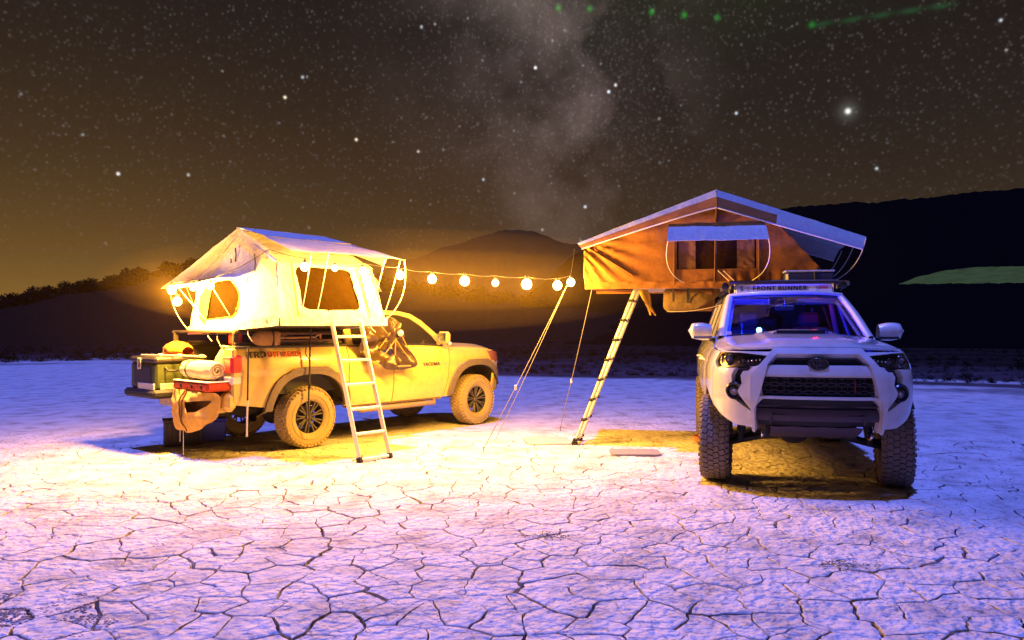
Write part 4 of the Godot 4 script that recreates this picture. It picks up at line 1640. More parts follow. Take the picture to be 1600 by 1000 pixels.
	re.box(Vector3(-3.93, 0.93, 0.0), Vector3(0.10, 0.75, 1.70), 0.04)
	re.box(Vector3(-3.82, 1.56, 0.0), Vector3(0.05, 0.55, 1.30), 0.02, Basis(Vector3.BACK, -0.12))
	obj("tail", re, M.white_paint, T)
	# inside: dashboard, wheel, seats, lining, mirror, phone mount
	var ins := MB.new()
	ins.box(Vector3(-2.1, 0.80, 0.0), Vector3(3.3, 0.05, 1.6))
	ins.box(Vector3(-0.20, 0.95, 0.0), Vector3(0.05, 0.5, 1.4))
	obj("cabin_floor", ins, M.black, T)
	var ds := MB.new()
	rows = []
	for i in 7:
		var t := i / 6.0
		var line := []
		for k in 13:
			var z := lerpf(-0.72, 0.72, k / 12.0)
			line.append(Vector3(-0.54 - 0.46 * t, 1.35 + 0.030 * sin(t * PI) - 0.22 * smoothstep(0.75, 1.0, t) + 0.03 * exp(-pow((z + 0.36) / 0.22, 2.0)) * smoothstep(0.3, 0.8, t), z))
		rows.append(line)
	ds.sheet(rows)
	obj("dashboard", ds, M.dash, T)
	var sw := MB.new()
	var pts := []
	for k in 29:
		var a := TAU * k / 28.0
		pts.append(Vector3(-1.08 - 0.07 * sin(a), 1.29 + 0.175 * sin(a), -0.37 + 0.185 * cos(a)))
	sw.tube(pts, 0.016, 8, false)
	sw.ball(Vector3(-1.06, 1.28, -0.37), Vector3(0.04, 0.065, 0.075), 12, 8)
	sw.tube([Vector3(-1.07, 1.28, -0.54), Vector3(-1.06, 1.275, -0.37), Vector3(-1.07, 1.28, -0.20)], 0.016, 6)
	obj("steering_wheel", sw, M.black, T)
	for z in [0.37, -0.37]:
		var se := MB.new()
		se.box(Vector3(-1.72, 1.18, z), Vector3(0.14, 0.62, 0.48), 0.05, Basis(Vector3.BACK, 0.2))
		se.box(Vector3(-1.50, 0.92, z), Vector3(0.5, 0.14, 0.48), 0.05)
		var so := obj("front_seat", se, M.seat, T)
		var hd := MB.new()
		hd.box(Vector3(-1.80, 1.575, z), Vector3(0.10, 0.17, 0.26), 0.04, Basis(Vector3.BACK, 0.15))
		for q in [-0.06, 0.06]:
			hd.tube([Vector3(-1.79, 1.42, z + q), Vector3(-1.795, 1.54, z + q)], 0.006, 6)
		obj("headrest", hd, M.seat, so)
	var rs := MB.new()
	rs.box(Vector3(-2.75, 1.18, 0.0), Vector3(0.14, 0.6, 1.30), 0.05, Basis(Vector3.BACK, 0.2))
	for z in [-0.42, 0.0, 0.42]:
		rs.box(Vector3(-2.81, 1.54, z), Vector3(0.09, 0.13, 0.22), 0.035)
	obj("rear_seat", rs, M.seat, T)
	var rm := MB.new()
	rm.box(Vector3(-1.235, 1.70, 0.0), Vector3(0.025, 0.062, 0.22), 0.012)
	rm.tube([Vector3(-1.21, 1.79, 0.0), Vector3(-1.225, 1.72, 0.0)], 0.012, 6)
	obj("rear_view_mirror", rm, M.dark_chrome, T)
	for z in [0.36, -0.36]:
		var vs := MB.new()
		vs.box(Vector3(-1.36, 1.775, z), Vector3(0.16, 0.014, 0.42), 0.005, Basis(Vector3.BACK, 0.35))
		obj("sun_visor", vs, M.visor, T)
	for z in [0.70, -0.70]:
		var pl := MB.new()
		pl.tube([Vector3(-0.62, 1.38, z * 0.99), Vector3(-1.28, 1.77, z * 0.83)], 0.022, 6)
		pl.tube([Vector3(-1.66, 1.0, z * 1.06), Vector3(-1.68, 1.75, z * 0.86)], 0.035, 6)
		obj("pillar_trim", pl, M.visor, T)
	# a red-lit strap of trim beside the driver and the two small lamps of the cabin
	var rl := MB.new()
	rl.ball(Vector3(-1.56, 1.775, -0.40), Vector3(0.045, 0.012, 0.03), 12, 6)
	var rlo := obj("red_cabin_lamp", rl, M.red_glow, T)
	omni("red_cabin_light", rlo, Vector3(-1.55, 1.745, -0.40), Color(1.0, 0.02, 0.03), 0.03, 0.03)
	var bl := MB.new()
	bl.ball(Vector3(-0.80, 1.452, 0.335), Vector3(0.030, 0.030, 0.030), 16, 10)
	var blo := obj("blue_dash_lamp", bl, M.blue_glow, T)
	omni("blue_dash_light", blo, Vector3(-0.80, 1.452, 0.335), Color(0.0, 0.12, 1.0), 3.2, 0.02)
	var bs := MB.new()
	bs.tube([Vector3(-0.80, 1.37, 0.335), Vector3(-0.80, 1.43, 0.335)], 0.008, 6)
	bs.box(Vector3(-0.86, 1.50, 0.52), Vector3(0.01, 0.05, 0.028), 0.004)
	bs.tube([Vector3(-0.84, 1.38, 0.52), Vector3(-0.86, 1.48, 0.52)], 0.006, 6)
	obj("dash_mount", bs, M.dark_chrome, T)
	# roof rack with the white front panel and its lettering
	var rk := holder("roof_rack", T)
	var wd := MB.new()
	wd.box(Vector3(-1.335, 1.922, 0.0), Vector3(0.022, 0.112, 1.09), 0.006, Basis(Vector3.BACK, 0.30))
	wd.box(Vector3(-1.36, 1.93, 0.555), Vector3(0.07, 0.10, 0.012), 0.003)
	wd.box(Vector3(-1.36, 1.93, -0.555), Vector3(0.07, 0.10, 0.012), 0.003)
	var wdo := obj("wind_deflector", wd, M.white_panel, rk)
	var facing := Basis(Vector3.UP, PI / 2.0)
	var tilt := Basis(Vector3.BACK, 0.30) * facing
	var put := func(mesh_: Mesh, m: Material, z: float, y: float, sx: float) -> void:
		var o := inst("lettering", mesh_, m, rk, Transform3D(tilt.scaled_local(Vector3(sx, 1, 1)), Vector3(-1.324 - (y - 1.922) * 0.31, y, z)))
	put.call(words("FRONT RUNNER", 0.052, 0.004), M.navy_print, 0.045, 1.926, 1.12)
	put.call(words("S", 0.056, 0.004), M.navy_print, 0.475, 1.920, 1.0)
	put.call(words(":", 0.056, 0.004), M.navy_print, 0.405, 1.922, 1.0)
	var stk := MB.new()
	stk.lathe([Vector2(0, 0.003), Vector2(0.036, 0.003), Vector2(0.036, 0.0)], 20, Transform3D(Basis(Vector3.BACK, 0.30 - PI / 2.0), Vector3(-1.322, 1.916, -0.335)))
	obj("round_sticker", stk, M.pale_sticker, rk)
	stk = MB.new()
	stk.box(Vector3(-1.329, 1.934, -0.445), Vector3(0.004, 0.044, 0.105), 0.001, Basis(Vector3.BACK, 0.30))
	obj("pink_sticker", stk, M.pink_sticker, rk)
	for z in [-0.60, 0.60]:
		var b := MB.new()
		b.box(Vector3(-2.45, 1.935, z), Vector3(2.3, 0.05, 0.035), 0.010)
		obj("rack_rail", b, M.rack, rk)
	for k in 9:
		var b := MB.new()
		b.box(Vector3(-1.40 - 0.26 * k, 1.955, 0.0), Vector3(0.075, 0.025, 1.18), 0.006)
		obj("rack_slat", b, M.rack, rk)
	for z in [-0.60, 0.60]:
		for x in [-1.5, -2.4, -3.3]:
			var b := MB.new()
			b.box(Vector3(x, 1.885, z), Vector3(0.05, 0.07, 0.03), 0.006)
			obj("rack_foot", b, M.rack, rk)
	var bar := MB.new()
	bar.tube([Vector3(-1.34, 1.995, -0.62), Vector3(-1.33, 1.998, 0.0), Vector3(-1.34, 1.995, 0.62)], 0.024, 10)
	obj("front_bar", bar, M.rack, rk)
	for s in [-1.0, 1.0]:
		var sl := MB.new()
		sl.lathe([Vector2(0, -0.03), Vector2(0.03, -0.03), Vector2(0.042, 0.01), Vector2(0.042, 0.03), Vector2(0.0, 0.034)], 16, Transform3D(Basis(Vector3.BACK, -PI / 2.0), Vector3(-1.36, 1.955, s * 0.665)))
		sl.tube([Vector3(-1.38, 1.90, s * 0.64), Vector3(-1.37, 1.93, s * 0.66)], 0.012, 6)
		obj("side_lamp", sl, M.dark_chrome, rk)
	# underneath
	var ub := MB.new()
	ub.box(Vector3(-1.8, 0.62, 0.0), Vector3(4.0, 0.10, 1.2))
	ub.box(Vector3(-1.75, 0.53, 0.38), Vector3(4.3, 0.12, 0.08), 0.01)
	ub.box(Vector3(-1.75, 0.53, -0.38), Vector3(4.3, 0.12, 0.08), 0.01)
	ub.tube([Vector3(-2.93, 0.405, -0.8), Vector3(-2.93, 0.405, 0.8)], 0.05, 10)
	ub.ball(Vector3(-2.93, 0.405, -0.05), Vector3(0.14, 0.14, 0.16), 14, 10)
	ub.box(Vector3(-0.05, 0.62, 0.0), Vector3(0.9, 0.22, 0.8), 0.03)
	ub.ball(Vector3(0.02, 0.50, 0.1), Vector3(0.17, 0.13, 0.17), 12, 8)
	for s in [-1.0, 1.0]:
		ub.tube([Vector3(0.12, 0.47, s * 0.30), Vector3(0.0, 0.355, s * 0.74)], 0.028, 8)
		ub.tube([Vector3(-0.28, 0.47, s * 0.32), Vector3(0.0, 0.355, s * 0.74)], 0.028, 8)
		ub.tube([Vector3(0.0, 0.44, s * 0.25), Vector3(0.0, 0.41, s * 0.80)], 0.018, 8)
		ub.tube([Vector3(0.04, 0.38, s * 0.62), Vector3(0.05, 0.85, s * 0.55)], 0.042, 10)
		ub.tube([Vector3(-2.6, 0.50, s * 0.45), Vector3(-2.93, 0.38, s * 0.5)], 0.03, 8)
	ub.tube([Vector3(-0.3, 0.50, -0.3), Vector3(-1.6, 0.47, -0.3), Vector3(-2.6, 0.47, -0.45)], 0.035, 8)
	obj("underbody", ub, M.under, T)
	var wm := wheel_meshes(0.412, 0.275, 0.222)
	for w in [[0.0, 0.845, 0.2], [0.0, -0.845, 0.7], [-2.93, 0.82, 0.4], [-2.93, -0.82, 0.1]]:
		wheel(T, wm, Vector3(w[0], 0.412, w[1]), signf(w[1]), w[2], M.rim_spoke, -0.13 if w[0] > -1.0 else 0.0)

# ---------------------------------------------------------------- tents
# a flat outline stretched between three points, with soft wrinkles
func cloth(b: MB, outline: PackedVector2Array, holes: Array, at: Vector3, ex: Vector3, ey: Vector3, amp := 0.012, freq := 2.2, step := 0.05, thick := 0.0, sd := 0.0, off := 0.0, sag = null) -> void:
	var nn := ex.cross(ey).normalized()
	var f := func(p: Vector2) -> Vector3:
		var w := at + ex * p.x + ey * p.y
		var k := 100.0 * freq
		var a := nz.get_noise_3d(w.x * k + sd, w.y * k, w.z * k) + 0.5 * nz.get_noise_3d(w.x * k * 2.6, w.y * k * 2.6 + sd, w.z * k * 2.6)
		# long creases, turned by a slow noise
		var ph := nz.get_noise_3d(w.x * 60.0, w.y * 60.0 + sd, w.z * 60.0) * 5.0
		a += 0.45 * sin((p.x * 3.0 + p.y * 9.0) + ph * 2.0) * nz.get_noise_2d(p.x * 90.0 + sd, p.y * 90.0)
		var extra := 0.0
		if sag != null:
			extra = sag.call(p)
		return w + nn * (a * amp + extra)
	b.panel(outline, holes, step, f, thick, off)

func rope(b: MB, a: Vector3, c: Vector3, sag: float, r := 0.004, k := 14) -> void:
	var pts := []
	for i in k + 1:
		var t := float(i) / k
		pts.append(a.lerp(c, t) - Vector3(0, sag * 4.0 * t * (1.0 - t), 0))
	b.tube(pts, r, 6)

func bow(b: MB, a: Vector3, c: Vector3, out: Vector3, r := 0.006, k := 14) -> void:
	var pts := []
	for i in k + 1:
		var t := float(i) / k
		pts.append(a.lerp(c, t) + out * 4.0 * t * (1.0 - t))
	b.tube(pts, r, 6)

# the tent over the pickup's bed: x along the truck, z across it; origin in the middle of its floor
func pickup_tent(xf: Transform3D) -> Node3D:
	var T := thing("roof_tent", "cream canvas tent standing over the pickup bed, lamps strung along its fly", "tent")
	T.transform = xf
	var X := 0.74
	var fl := MB.new()
	fl.box(Vector3(0, -0.015, -0.5), Vector3(1.46, 0.05, 0.98), 0.01)
	fl.box(Vector3(0, -0.015, 0.5), Vector3(1.46, 0.05, 0.98), 0.01)
	obj("floor_board", fl, M.board, T)
	# fabric skirt that wraps over the floor's edge
	var sk := MB.new()
	for q in [[Vector3(-X, -0.055, 1.02), Vector3(2 * X, 0, 0), 1.48], [Vector3(X, -0.055, -1.02), Vector3(-2 * X, 0, 0), 1.48], [Vector3(-X - 0.01, -0.055, -1.02), Vector3(0, 0, 2.04), 2.04], [Vector3(X + 0.01, -0.055, 1.02), Vector3(0, 0, -2.04), 2.04]]:
		var ex: Vector3 = q[1].normalized()
		cloth(sk, poly([0, 0, q[2], 0, q[2], 0.10, 0, 0.10]), [], q[0], ex, Vector3.UP, 0.012, 4.0, 0.05)
	obj("skirt", sk, M.cream, T)
	# gable walls with an arched window
	for s in [-1.0, 1.0]:
		var lean := Vector3(-0.15 * s / 1.13, 1, 0)
		var gable := poly([-0.99, 0.03, 0.99, 0.03, 0.86, 0.68, 0.0, 1.12, -0.90, 0.62])
		var win := round_poly(poly([-0.72, 0.10, 0.10, 0.10, 0.16, 0.34, -0.10, 0.56, -0.52, 0.56, -0.76, 0.36]), 0.10)
		if s > 0.0:
			win = round_poly(poly([-0.42, 0.12, 0.42, 0.12, 0.36, 0.56, -0.36, 0.56]), 0.08)
		var b := MB.new()
		cloth(b, gable, [win], Vector3(s * X, 0, 0), Vector3(0, 0, 1), lean, 0.012, 2.0, 0.05, 0.006, s * 70.0)
		var w := obj("gable_wall", b, M.cream, T)
		b = MB.new()
		cloth(b, Geometry2D.offset_polygon(win, 0.02)[0], [], Vector3(s * (X - 0.022), 0, 0), Vector3(0, 0, 1), lean, 0.012, 2.0, 0.07, 0.0, s * 70.0)
		obj("window_mesh", b, M.mesh_brown, w)
		b = MB.new()
		if s < 0.0:
			cloth(b, poly([-0.74, 0.12, -0.60, 0.04, -0.52, 0.50, -0.60, 0.56, -0.78, 0.40]), [], Vector3(s * (X + 0.012), 0, 0), Vector3(0, 0, 1), lean, 0.012, 3.0, 0.05, 0.004, 11.0)
			obj("window_flap", b, M.amber_cloth, w)
			# zip lines
			b = MB.new()
			var zp := []
			for k in win.size() + 1:
				var p := win[k % win.size()] * 1.04
				zp.append(Vector3(s * (X + 0.012) - 0.15 * s / 1.13 * p.y, p.y, p.x))
			b.tube(zp, 0.006, 5, false)
			obj("zip", b, M.amber_cloth, w)
			# loose toggles
			b = MB.new()
			for q in [[-0.02, 0.92, 0.16], [0.42, 0.80, 0.20], [-0.10, 0.80, 0.05], [0.0, 0.14, 0.07], [0.12, 0.2, 0.05], [-0.2, 0.11, 0.06], [0.3, 0.55, 0.06]]:
				var p := Vector3(s * (X + 0.03) - 0.15 * s / 1.13 * q[1], q[1], q[0])
				b.tube([p, p + Vector3(0.0, -q[2] * 0.5, 0.012), p + Vector3(0, -q[2], -0.005)], 0.007, 5)
			obj("toggle_strap", b, M.strap, w)
		# awning over the window, held out by two thin poles
		b = MB.new()
		var eave := 0.60
		var out := 0.56 if s < 0.0 else 0.30
		var dx := Vector3(s * out, -0.13, 0).normalized()
		var aw := poly([-1.05, -0.02, 0.34, -0.02, 0.24, 0.22, 0.06, 0.44, -0.20, 0.52, -0.60, 0.46, -1.05, 0.40]) if s < 0.0 else poly([-0.70, 0.0, 0.80, 0.0, 0.72, 0.18, 0.52, 0.46, 0.0, 0.40, -0.50, 0.44])
		cloth(b, aw, [], Vector3(s * (X - 0.07), eave, 0), Vector3(0, 0, 1), dx, 0.020, 2.4, 0.05, 0.004, 30.0, 0.0, func(p: Vector2) -> float: return 0.03 * sin(clampf(p.y / 0.36, 0.0, 1.0) * PI))
		obj("awning", b, M.cream, T)
		b = MB.new()
		for z in ([-0.78, -0.04] if s < 0.0 else [-0.40, 0.48]):
			var tip: Vector3 = Vector3(s * (X - 0.07), eave, z) + dx * 0.33
			b.tube([tip, Vector3(s * (X - 0.01), 0.10, z * 0.8 + 0.02)], 0.0055, 6)
		obj("awning_pole", b, M.alu, T)
	# end walls: doorway over the ladder, and its twin on the far side
	for s in [1.0, -1.0]:
		var lean := Vector3(0, 1, -0.17 * s / 0.66)
		var wall := poly([-0.735, 0.03, 0.735, 0.03, 0.66, 0.68, -0.66, 0.68])
		var door := round_poly(poly([-0.40, 0.13, 0.40, 0.13, 0.35, 0.63, -0.42, 0.63]), 0.09)
		var b := MB.new()
		cloth(b, wall, [door], Vector3(0, 0, s * 0.995), Vector3(1, 0, 0), lean, 0.018, 2.2, 0.04, 0.006, s * 40.0, 0.0, func(p: Vector2) -> float: return 0.012 * sin(atan2(p.y - 0.72, absf(p.x) - 0.75) * 24.0) * smoothstep(0.75, 0.1, Vector2(absf(p.x) - 0.75, p.y - 0.72).length()) + 0.010 * sin(p.x * 30.0 + p.y * 6.0) * smoothstep(0.20, 0.04, p.y))
		var w := obj("end_wall", b, M.cream, T)
		b = MB.new()
		cloth(b, Geometry2D.offset_polygon(door, 0.02)[0], [], Vector3(0, 0, s * 0.975), Vector3(1, 0, 0), lean, 0.014, 2.6, 0.06, 0.0, 5.0)
		obj("door_mesh", b, M.door_mesh, w)
		b = MB.new()
		for x in [-0.50, 0.50]:
			b.tube([Vector3(x, 0.03, s * 1.012), Vector3(x * 0.93, 0.68, s * 0.842)], 0.009, 5)
		obj("seam_tape", b, M.amber_cloth, w)
	# inner roof
	var rf := MB.new()
	cloth(rf, poly([-0.70, 0, 0.70, 0, 0.60, 0.98, -0.60, 0.98]), [], Vector3(0, 0.66, 0.86), Vector3(1, 0, 0), Vector3(0, 0.46, -0.86).normalized(), 0.012, 2.0, 0.08)
	cloth(rf, poly([-0.70, 0, 0.70, 0, 0.60, 0.98, -0.60, 0.98]), [], Vector3(0, 0.62, -0.86), Vector3(1, 0, 0), Vector3(0, 0.50, 0.86).normalized(), 0.012, 2.0, 0.08)
	obj("inner_roof", rf, M.cream, T)
	# fly: two slopes meeting on the ridge
	var fr := MB.new()
	var R := Vector3(0, 1.165, 0.0)
	var er := Vector3(0, 0.72, 1.36)
	var el := Vector3(0, 0.57, -1.46)
	var dr := (er - R).normalized()
	var dl := (el - R).normalized()
	var lr := R.distance_to(er)
	var ll := R.distance_to(el)
	# the upper part of the lamp-side slope is a separate pale panel
	cloth(fr, poly([-0.62, 0.0, 0.60, 0.0, 0.66, 0.50, -0.56, 0.50]), [], R, Vector3(1, 0, 0), dr, 0.008, 1.6, 0.06, 0.003)
	obj("fly_panel", fr, M.fly_pale, T)
	var fr2 := MB.new()
	cloth(fr2, poly([-0.58, 0.495, 0.665, 0.495, 0.78, lr, 0.40, lr - 0.035, 0.0, lr - 0.05, -0.40, lr - 0.035, -0.80, lr]), [], R, Vector3(1, 0, 0), dr, 0.012, 1.8, 0.05, 0.003, 17.0, 0.004)
	cloth(fr2, poly([-0.62, 0.0, 0.60, 0.0, 0.74, ll * 0.6, 0.84, ll, 0.30, ll - 0.06, -0.30, ll - 0.06, -0.86, ll, -0.74, ll * 0.6]), [], R, Vector3(1, 0, 0), dl, 0.014, 1.8, 0.05, 0.003, 27.0)
	# flaps of the fly folded down over both gables
	for s in [-1.0, 1.0]:
		cloth(fr2, poly([0, 0.0, 0.72, -0.36, 0.62, -0.46, 0.0, -0.10, -0.70, -0.46, -1.25, -0.57, -1.40, -0.60, -1.40, -0.48]) if s < 0.0 else poly([0, 0.0, 1.18, -0.40, 1.10, -0.50, 0.0, -0.10, -0.80, -0.50, -0.85, -0.40]), [], R + Vector3(s * 0.615, 0.0, 0), Vector3(0, 0, 1), Vector3(-s * 0.10, 1, 0), 0.012, 2.2, 0.05, 0.003, s * 8.0)
	obj("fly", fr2, M.fly_cream, T)
	var rp := MB.new()
	rp.tube([R + Vector3(-0.63, -0.012, 0), R + Vector3(0.61, -0.012, 0)], 0.014, 8)
	obj("ridge_pole", rp, M.alu, T)
	# sprung rods that hold the fly out over both ends
	for s in [1.0, -1.0]:
		for x in [-0.50, -0.30, 0.44, 0.66]:
			var b := MB.new()
			var tip := Vector3(x * 1.08, er.y - 0.01, 1.34) if s > 0.0 else Vector3(x * 1.1, el.y, -1.42)
			bow(b, tip, Vector3(x, 0.0, s * 1.03), Vector3(0, -0.012, s * 0.01), 0.0055)
			obj("fly_rod", b, M.alu, T)
	for q in [[Vector3(0.78, 0.70, 1.34), Vector3(0.76, 0.02, 0.98), Vector3(0.10, -0.05, 0.02)], [Vector3(0.98, 0.50, 0.45), Vector3(0.76, 0.10, 0.55), Vector3(0.05, -0.05, 0)], [Vector3(-0.78, 0.56, -1.42), Vector3(-0.76, 0.0, -0.98), Vector3(-0.04, -0.03, 0)]]:
		var b := MB.new()
		bow(b, q[0], q[1], q[2], 0.006)
		obj("guy_rod", b, M.cream_cord, T)
	for q in [[-0.72, -0.35, 0.20], [-0.73, -0.55, 0.12], [-0.70, 0.30, 0.16], [0.5, 1.01, 0.10]]:
		var hang := MB.new()
		hang.tube([Vector3(q[0], -0.04, q[1]), Vector3(q[0] - 0.03, -0.04 - q[2] * 0.5, q[1] + 0.05), Vector3(q[0] - 0.01, -0.04 - q[2], q[1] + 0.10)], 0.005, 5)
		obj("loose_cord", hang, M.cream_cord, T)
	return T

# the long tent on the off-roader: x along the car, z across it towards its right, origin in the middle of its floor
func wagon_tent(xf: Transform3D) -> void:
	var T := thing("roof_tent", "long tan tent with pale fly cantilevered from the white off-roader's roof", "tent")
	T.transform = xf
	var X := 0.70
	var zl := 1.57      # the lit end, beyond the ladder
	var fl := MB.new()
	fl.box(Vector3(0, 0.0, -0.28), Vector3(1.38, 0.06, 2.42), 0.012)
	obj("floor_board", fl, M.board_light, T)
	for s in [1.0, -1.0]:
		var ex := Vector3(0, 0, -1)
		var lean := Vector3(-0.06 * s, 1, 0)
		var wall := poly([-zl, 0.02, 1.30, 0.02, 0.62, 0.83, 0.0, 1.05, -zl - 0.02, 0.50])
		var win := poly([-0.46, 0.185, 0.46, 0.185, 0.46, 0.58, -0.46, 0.58])
		var b := MB.new()
		cloth(b, wall, [win], Vector3(s * X, 0, 0), ex, lean, 0.008, 1.7, 0.05, 0.006, s * 33.0, 0.0, func(p: Vector2) -> float: return 0.013 * sin(atan2(p.y - 0.62, p.x + 1.75) * 30.0) * smoothstep(1.5, 0.25, Vector2(p.x + 1.75, p.y - 0.62).length()) * smoothstep(-0.35, -0.6, p.x) + 0.012 * sin(atan2(p.y - 0.75, p.x - 1.7) * 26.0) * smoothstep(1.3, 0.3, Vector2(p.x - 1.7, p.y - 0.75).length()) * smoothstep(0.5, 0.7, p.x) + 0.014 * sin((p.x + 1.55) * 5.5 + p.y * 6.0) * smoothstep(-0.3, -0.7, p.x) * smoothstep(0.0, 0.2, p.y) + 0.008 * sin(p.x * 46.0) * smoothstep(0.22, 0.05, p.y) * smoothstep(-0.3, 0.1, p.x))
		var w := obj("gable_wall", b, M.tan_cloth, T)
		b = MB.new()
		cloth(b, Geometry2D.offset_polygon(win, 0.02)[0], [], Vector3(s * (X - 0.03), 0, 0), ex, lean, 0.006, 2.0, 0.08)
		obj("window_mesh", b, M.dark_mesh, w)
		b = MB.new()
		b.box(Vector3(s * (X - 0.012), 0.38, 0.0), Vector3(0.02, 0.40, 0.018))
		obj("window_bar", b, M.black, w)
		for z in [0.34, -0.34]:
			b = MB.new()
			cloth(b, poly([-0.10, 0.19, 0.10, 0.19, 0.10, 0.58, -0.10, 0.58]), [], Vector3(s * (X - 0.016), 0, z), ex, lean, 0.012, 5.0, 0.05)
			obj("curtain", b, M.tan_dark, w)
		b = MB.new()
		b.tube([Vector3(s * (X + 0.012), 0.03, 0.02), Vector3(s * (X - 0.05), 1.03, 0.0)], 0.010, 5)
		obj("seam", b, M.tan_dark, w)
		for q in [[1.52, 0.46, 0.98, 0.12], [0.49, 0.0, 0.49, 0.66], [-0.49, 0.0, -0.49, 0.66]]:
			b = MB.new()
			b.tube([Vector3(s * (X + 0.010 - 0.06 * q[1]), q[1], q[0]), Vector3(s * (X + 0.010 - 0.06 * q[3]), q[3], q[2])], 0.009, 5)
			obj("seam", b, M.tan_dark, w)
	# ends
	for q in [[zl, 1.0, 0.03, 0.52], [-1.30, -1.0, -0.84, 0.81]]:
		var b := MB.new()
		var top: float = q[3]
		cloth(b, poly([-X, 0.0, X, 0.0, X - 0.05 * top, top, -X + 0.05 * top, top]), [], Vector3(0, 0.0, q[0]), Vector3(q[1], 0, 0), Vector3(0, 1, q[1] * q[2]), 0.014, 2.2, 0.06, 0.005, 3.0)
		obj("end_wall", b, M.tan_lit if q[1] > 0.0 else M.tan_cloth, T)
	# floor skirt and the fabric floor of the porch over the ladder
	var sk := MB.new()
	cloth(sk, poly([-zl, -0.045, 1.32, -0.045, 1.32, 0.04, -zl, 0.04]), [], Vector3(X + 0.012, 0, 0), Vector3(0, 0, -1), Vector3.UP, 0.012, 3.0, 0.05)
	cloth(sk, poly([-zl, -0.045, 1.32, -0.045, 1.32, 0.04, -zl, 0.04]), [], Vector3(-X - 0.012, 0, 0), Vector3(0, 0, -1), Vector3.UP, 0.012, 3.0, 0.05)
	cloth(sk, poly([-X, 0, X, 0, X, 0.62, -X, 0.62]), [poly([-0.28, 0.30, 0.28, 0.30, 0.28, 0.60, -0.28, 0.60])], Vector3(0, -0.01, zl), Vector3(1, 0, 0), Vector3(0, 0, -1), 0.02, 2.0, 0.06)
	obj("skirt", sk, M.tan_cloth, T)
	var rf := MB.new()
	for s in [1.0, -1.0]:
		var e := Vector3(0, 0.50, 1.56) if s > 0.0 else Vector3(0, 0.82, -0.62)
		var r := Vector3(0, 1.05, 0)
		cloth(rf, poly([-X + 0.03, 0, X - 0.03, 0, X - 0.06, e.distance_to(r), -X + 0.06, e.distance_to(r)]), [], e, Vector3(1, 0, 0), (r - e).normalized(), 0.01, 1.6, 0.1)
	obj("inner_roof", rf, M.tan_cloth, T)
	# fly with a folded-down valance along both gables
	var R := Vector3(0, 1.125, 0)
	var fx := 0.70
	var ridge_end := Vector3(fx, R.y, 0)
	var f := MB.new()
	for s in [1.0, -1.0]:
		var e := Vector3(0, 0.52, s * 1.66)
		var d := (e - R).normalized()
		var L := R.distance_to(e)
		cloth(f, poly([-fx, 0, fx, 0, fx + 0.02, L * 0.6, fx + 0.03, L, 0.0, L - 0.03, -fx - 0.03, L, -fx - 0.02, L * 0.6]), [], R, Vector3(1, 0, 0), d, 0.012, 1.4, 0.06, 0.003, s * 12.0)
	obj("fly", f, M.fly_grey, T)
	for s in [1.0, -1.0]:
		var v := MB.new()
		var vl := MB.new()
		var vh := MB.new()
		for q in [1.0, -1.0]:
			var rows := []
			for i in 25:
				var t := i / 24.0
				var top := R.lerp(Vector3(0, 0.52, q * 1.66), t) + Vector3(s * (fx + 0.01 + 0.02 * t), 0.004, 0)
				var drop := lerpf(0.235, 0.075, pow(t, 0.75))
				if q < 0.0:
					drop = lerpf(0.235, 0.15, t)
				var low := top + Vector3(s * drop * 0.55, -drop, 0.0)
				low.z = lerpf(top.z, top.z - q * 0.06, t)
				var line := []
				for k in 6:
					var u := k / 5.0
					var p := top.lerp(low, u)
					p.x += s * (0.012 * sin(u * PI) + 0.012 * nz.get_noise_2d(t * 500.0 + q * 50.0, u * 90.0)) 
					line.append(p)
				rows.append(line)
			var cut_rows := []
			var low_rows := []
			for i in 25:
				if q < 0.0 and i > 9:
					cut_rows.append(rows[i])
				else:
					cut_rows.append([rows[i][0], rows[i][1], rows[i][2], rows[i][2], rows[i][2], rows[i][2]])
				if q > 0.0 or i <= 10:
					low_rows.append(rows[i].slice(2))
			v.sheet(cut_rows)
			vl.sheet(low_rows)
			var hem := []
			for line in rows:
				hem.append(line[5])
			vh.tube(hem, 0.009, 6)
		obj("valance", v, M.fly_grey, T)
		obj("valance_lining", vl, M.tan_cloth, T)
		obj("hem", vh, M.hem, T)
		# king seam in the middle of the gable
		var ks := MB.new()
		ks.tube([Vector3(s * (fx + 0.02), 1.11, 0), Vector3(s * (fx + 0.14), 0.89, 0.0), Vector3(s * (X - 0.03), 0.70, 0.0)], 0.010, 6)
		obj("valance_seam", ks, M.tan_dark, T)
	# window awning with its bowed rods
	var aw := MB.new()
	var a0 := Vector3(X + 0.015, 0.735, 0.0)
	var ad := Vector3(0.36, -0.25, 0).normalized()
	cloth(aw, poly([-0.555, 0, 0.545, 0, 0.56, 0.44, -0.565, 0.44]), [], a0, Vector3(0, 0, -1), ad, 0.012, 3.2, 0.04, 0.004, 9.0, 0.0, func(p: Vector2) -> float: return -0.02 * sin(clampf(p.y / 0.44, 0.0, 1.0) * PI))
	obj("awning", aw, M.fly_pale, T)
	for z in [0.56, -0.555]:
		var b := MB.new()
		bow(b, a0 + ad * 0.44 + Vector3(0, 0, z), Vector3(X + 0.02, 0.02, z * 0.66), Vector3(0.03, -0.06, z * 0.16), 0.0055)
		obj("awning_rod", b, M.cream_cord, T)
	for z in [-0.02, -0.08]:
		var b := MB.new()
		b.tube([Vector3(X + 0.03, 0.16, z), Vector3(X + 0.04, 0.02, z - 0.14)], 0.006, 5)
		obj("window_cord", b, M.cream_cord, T)
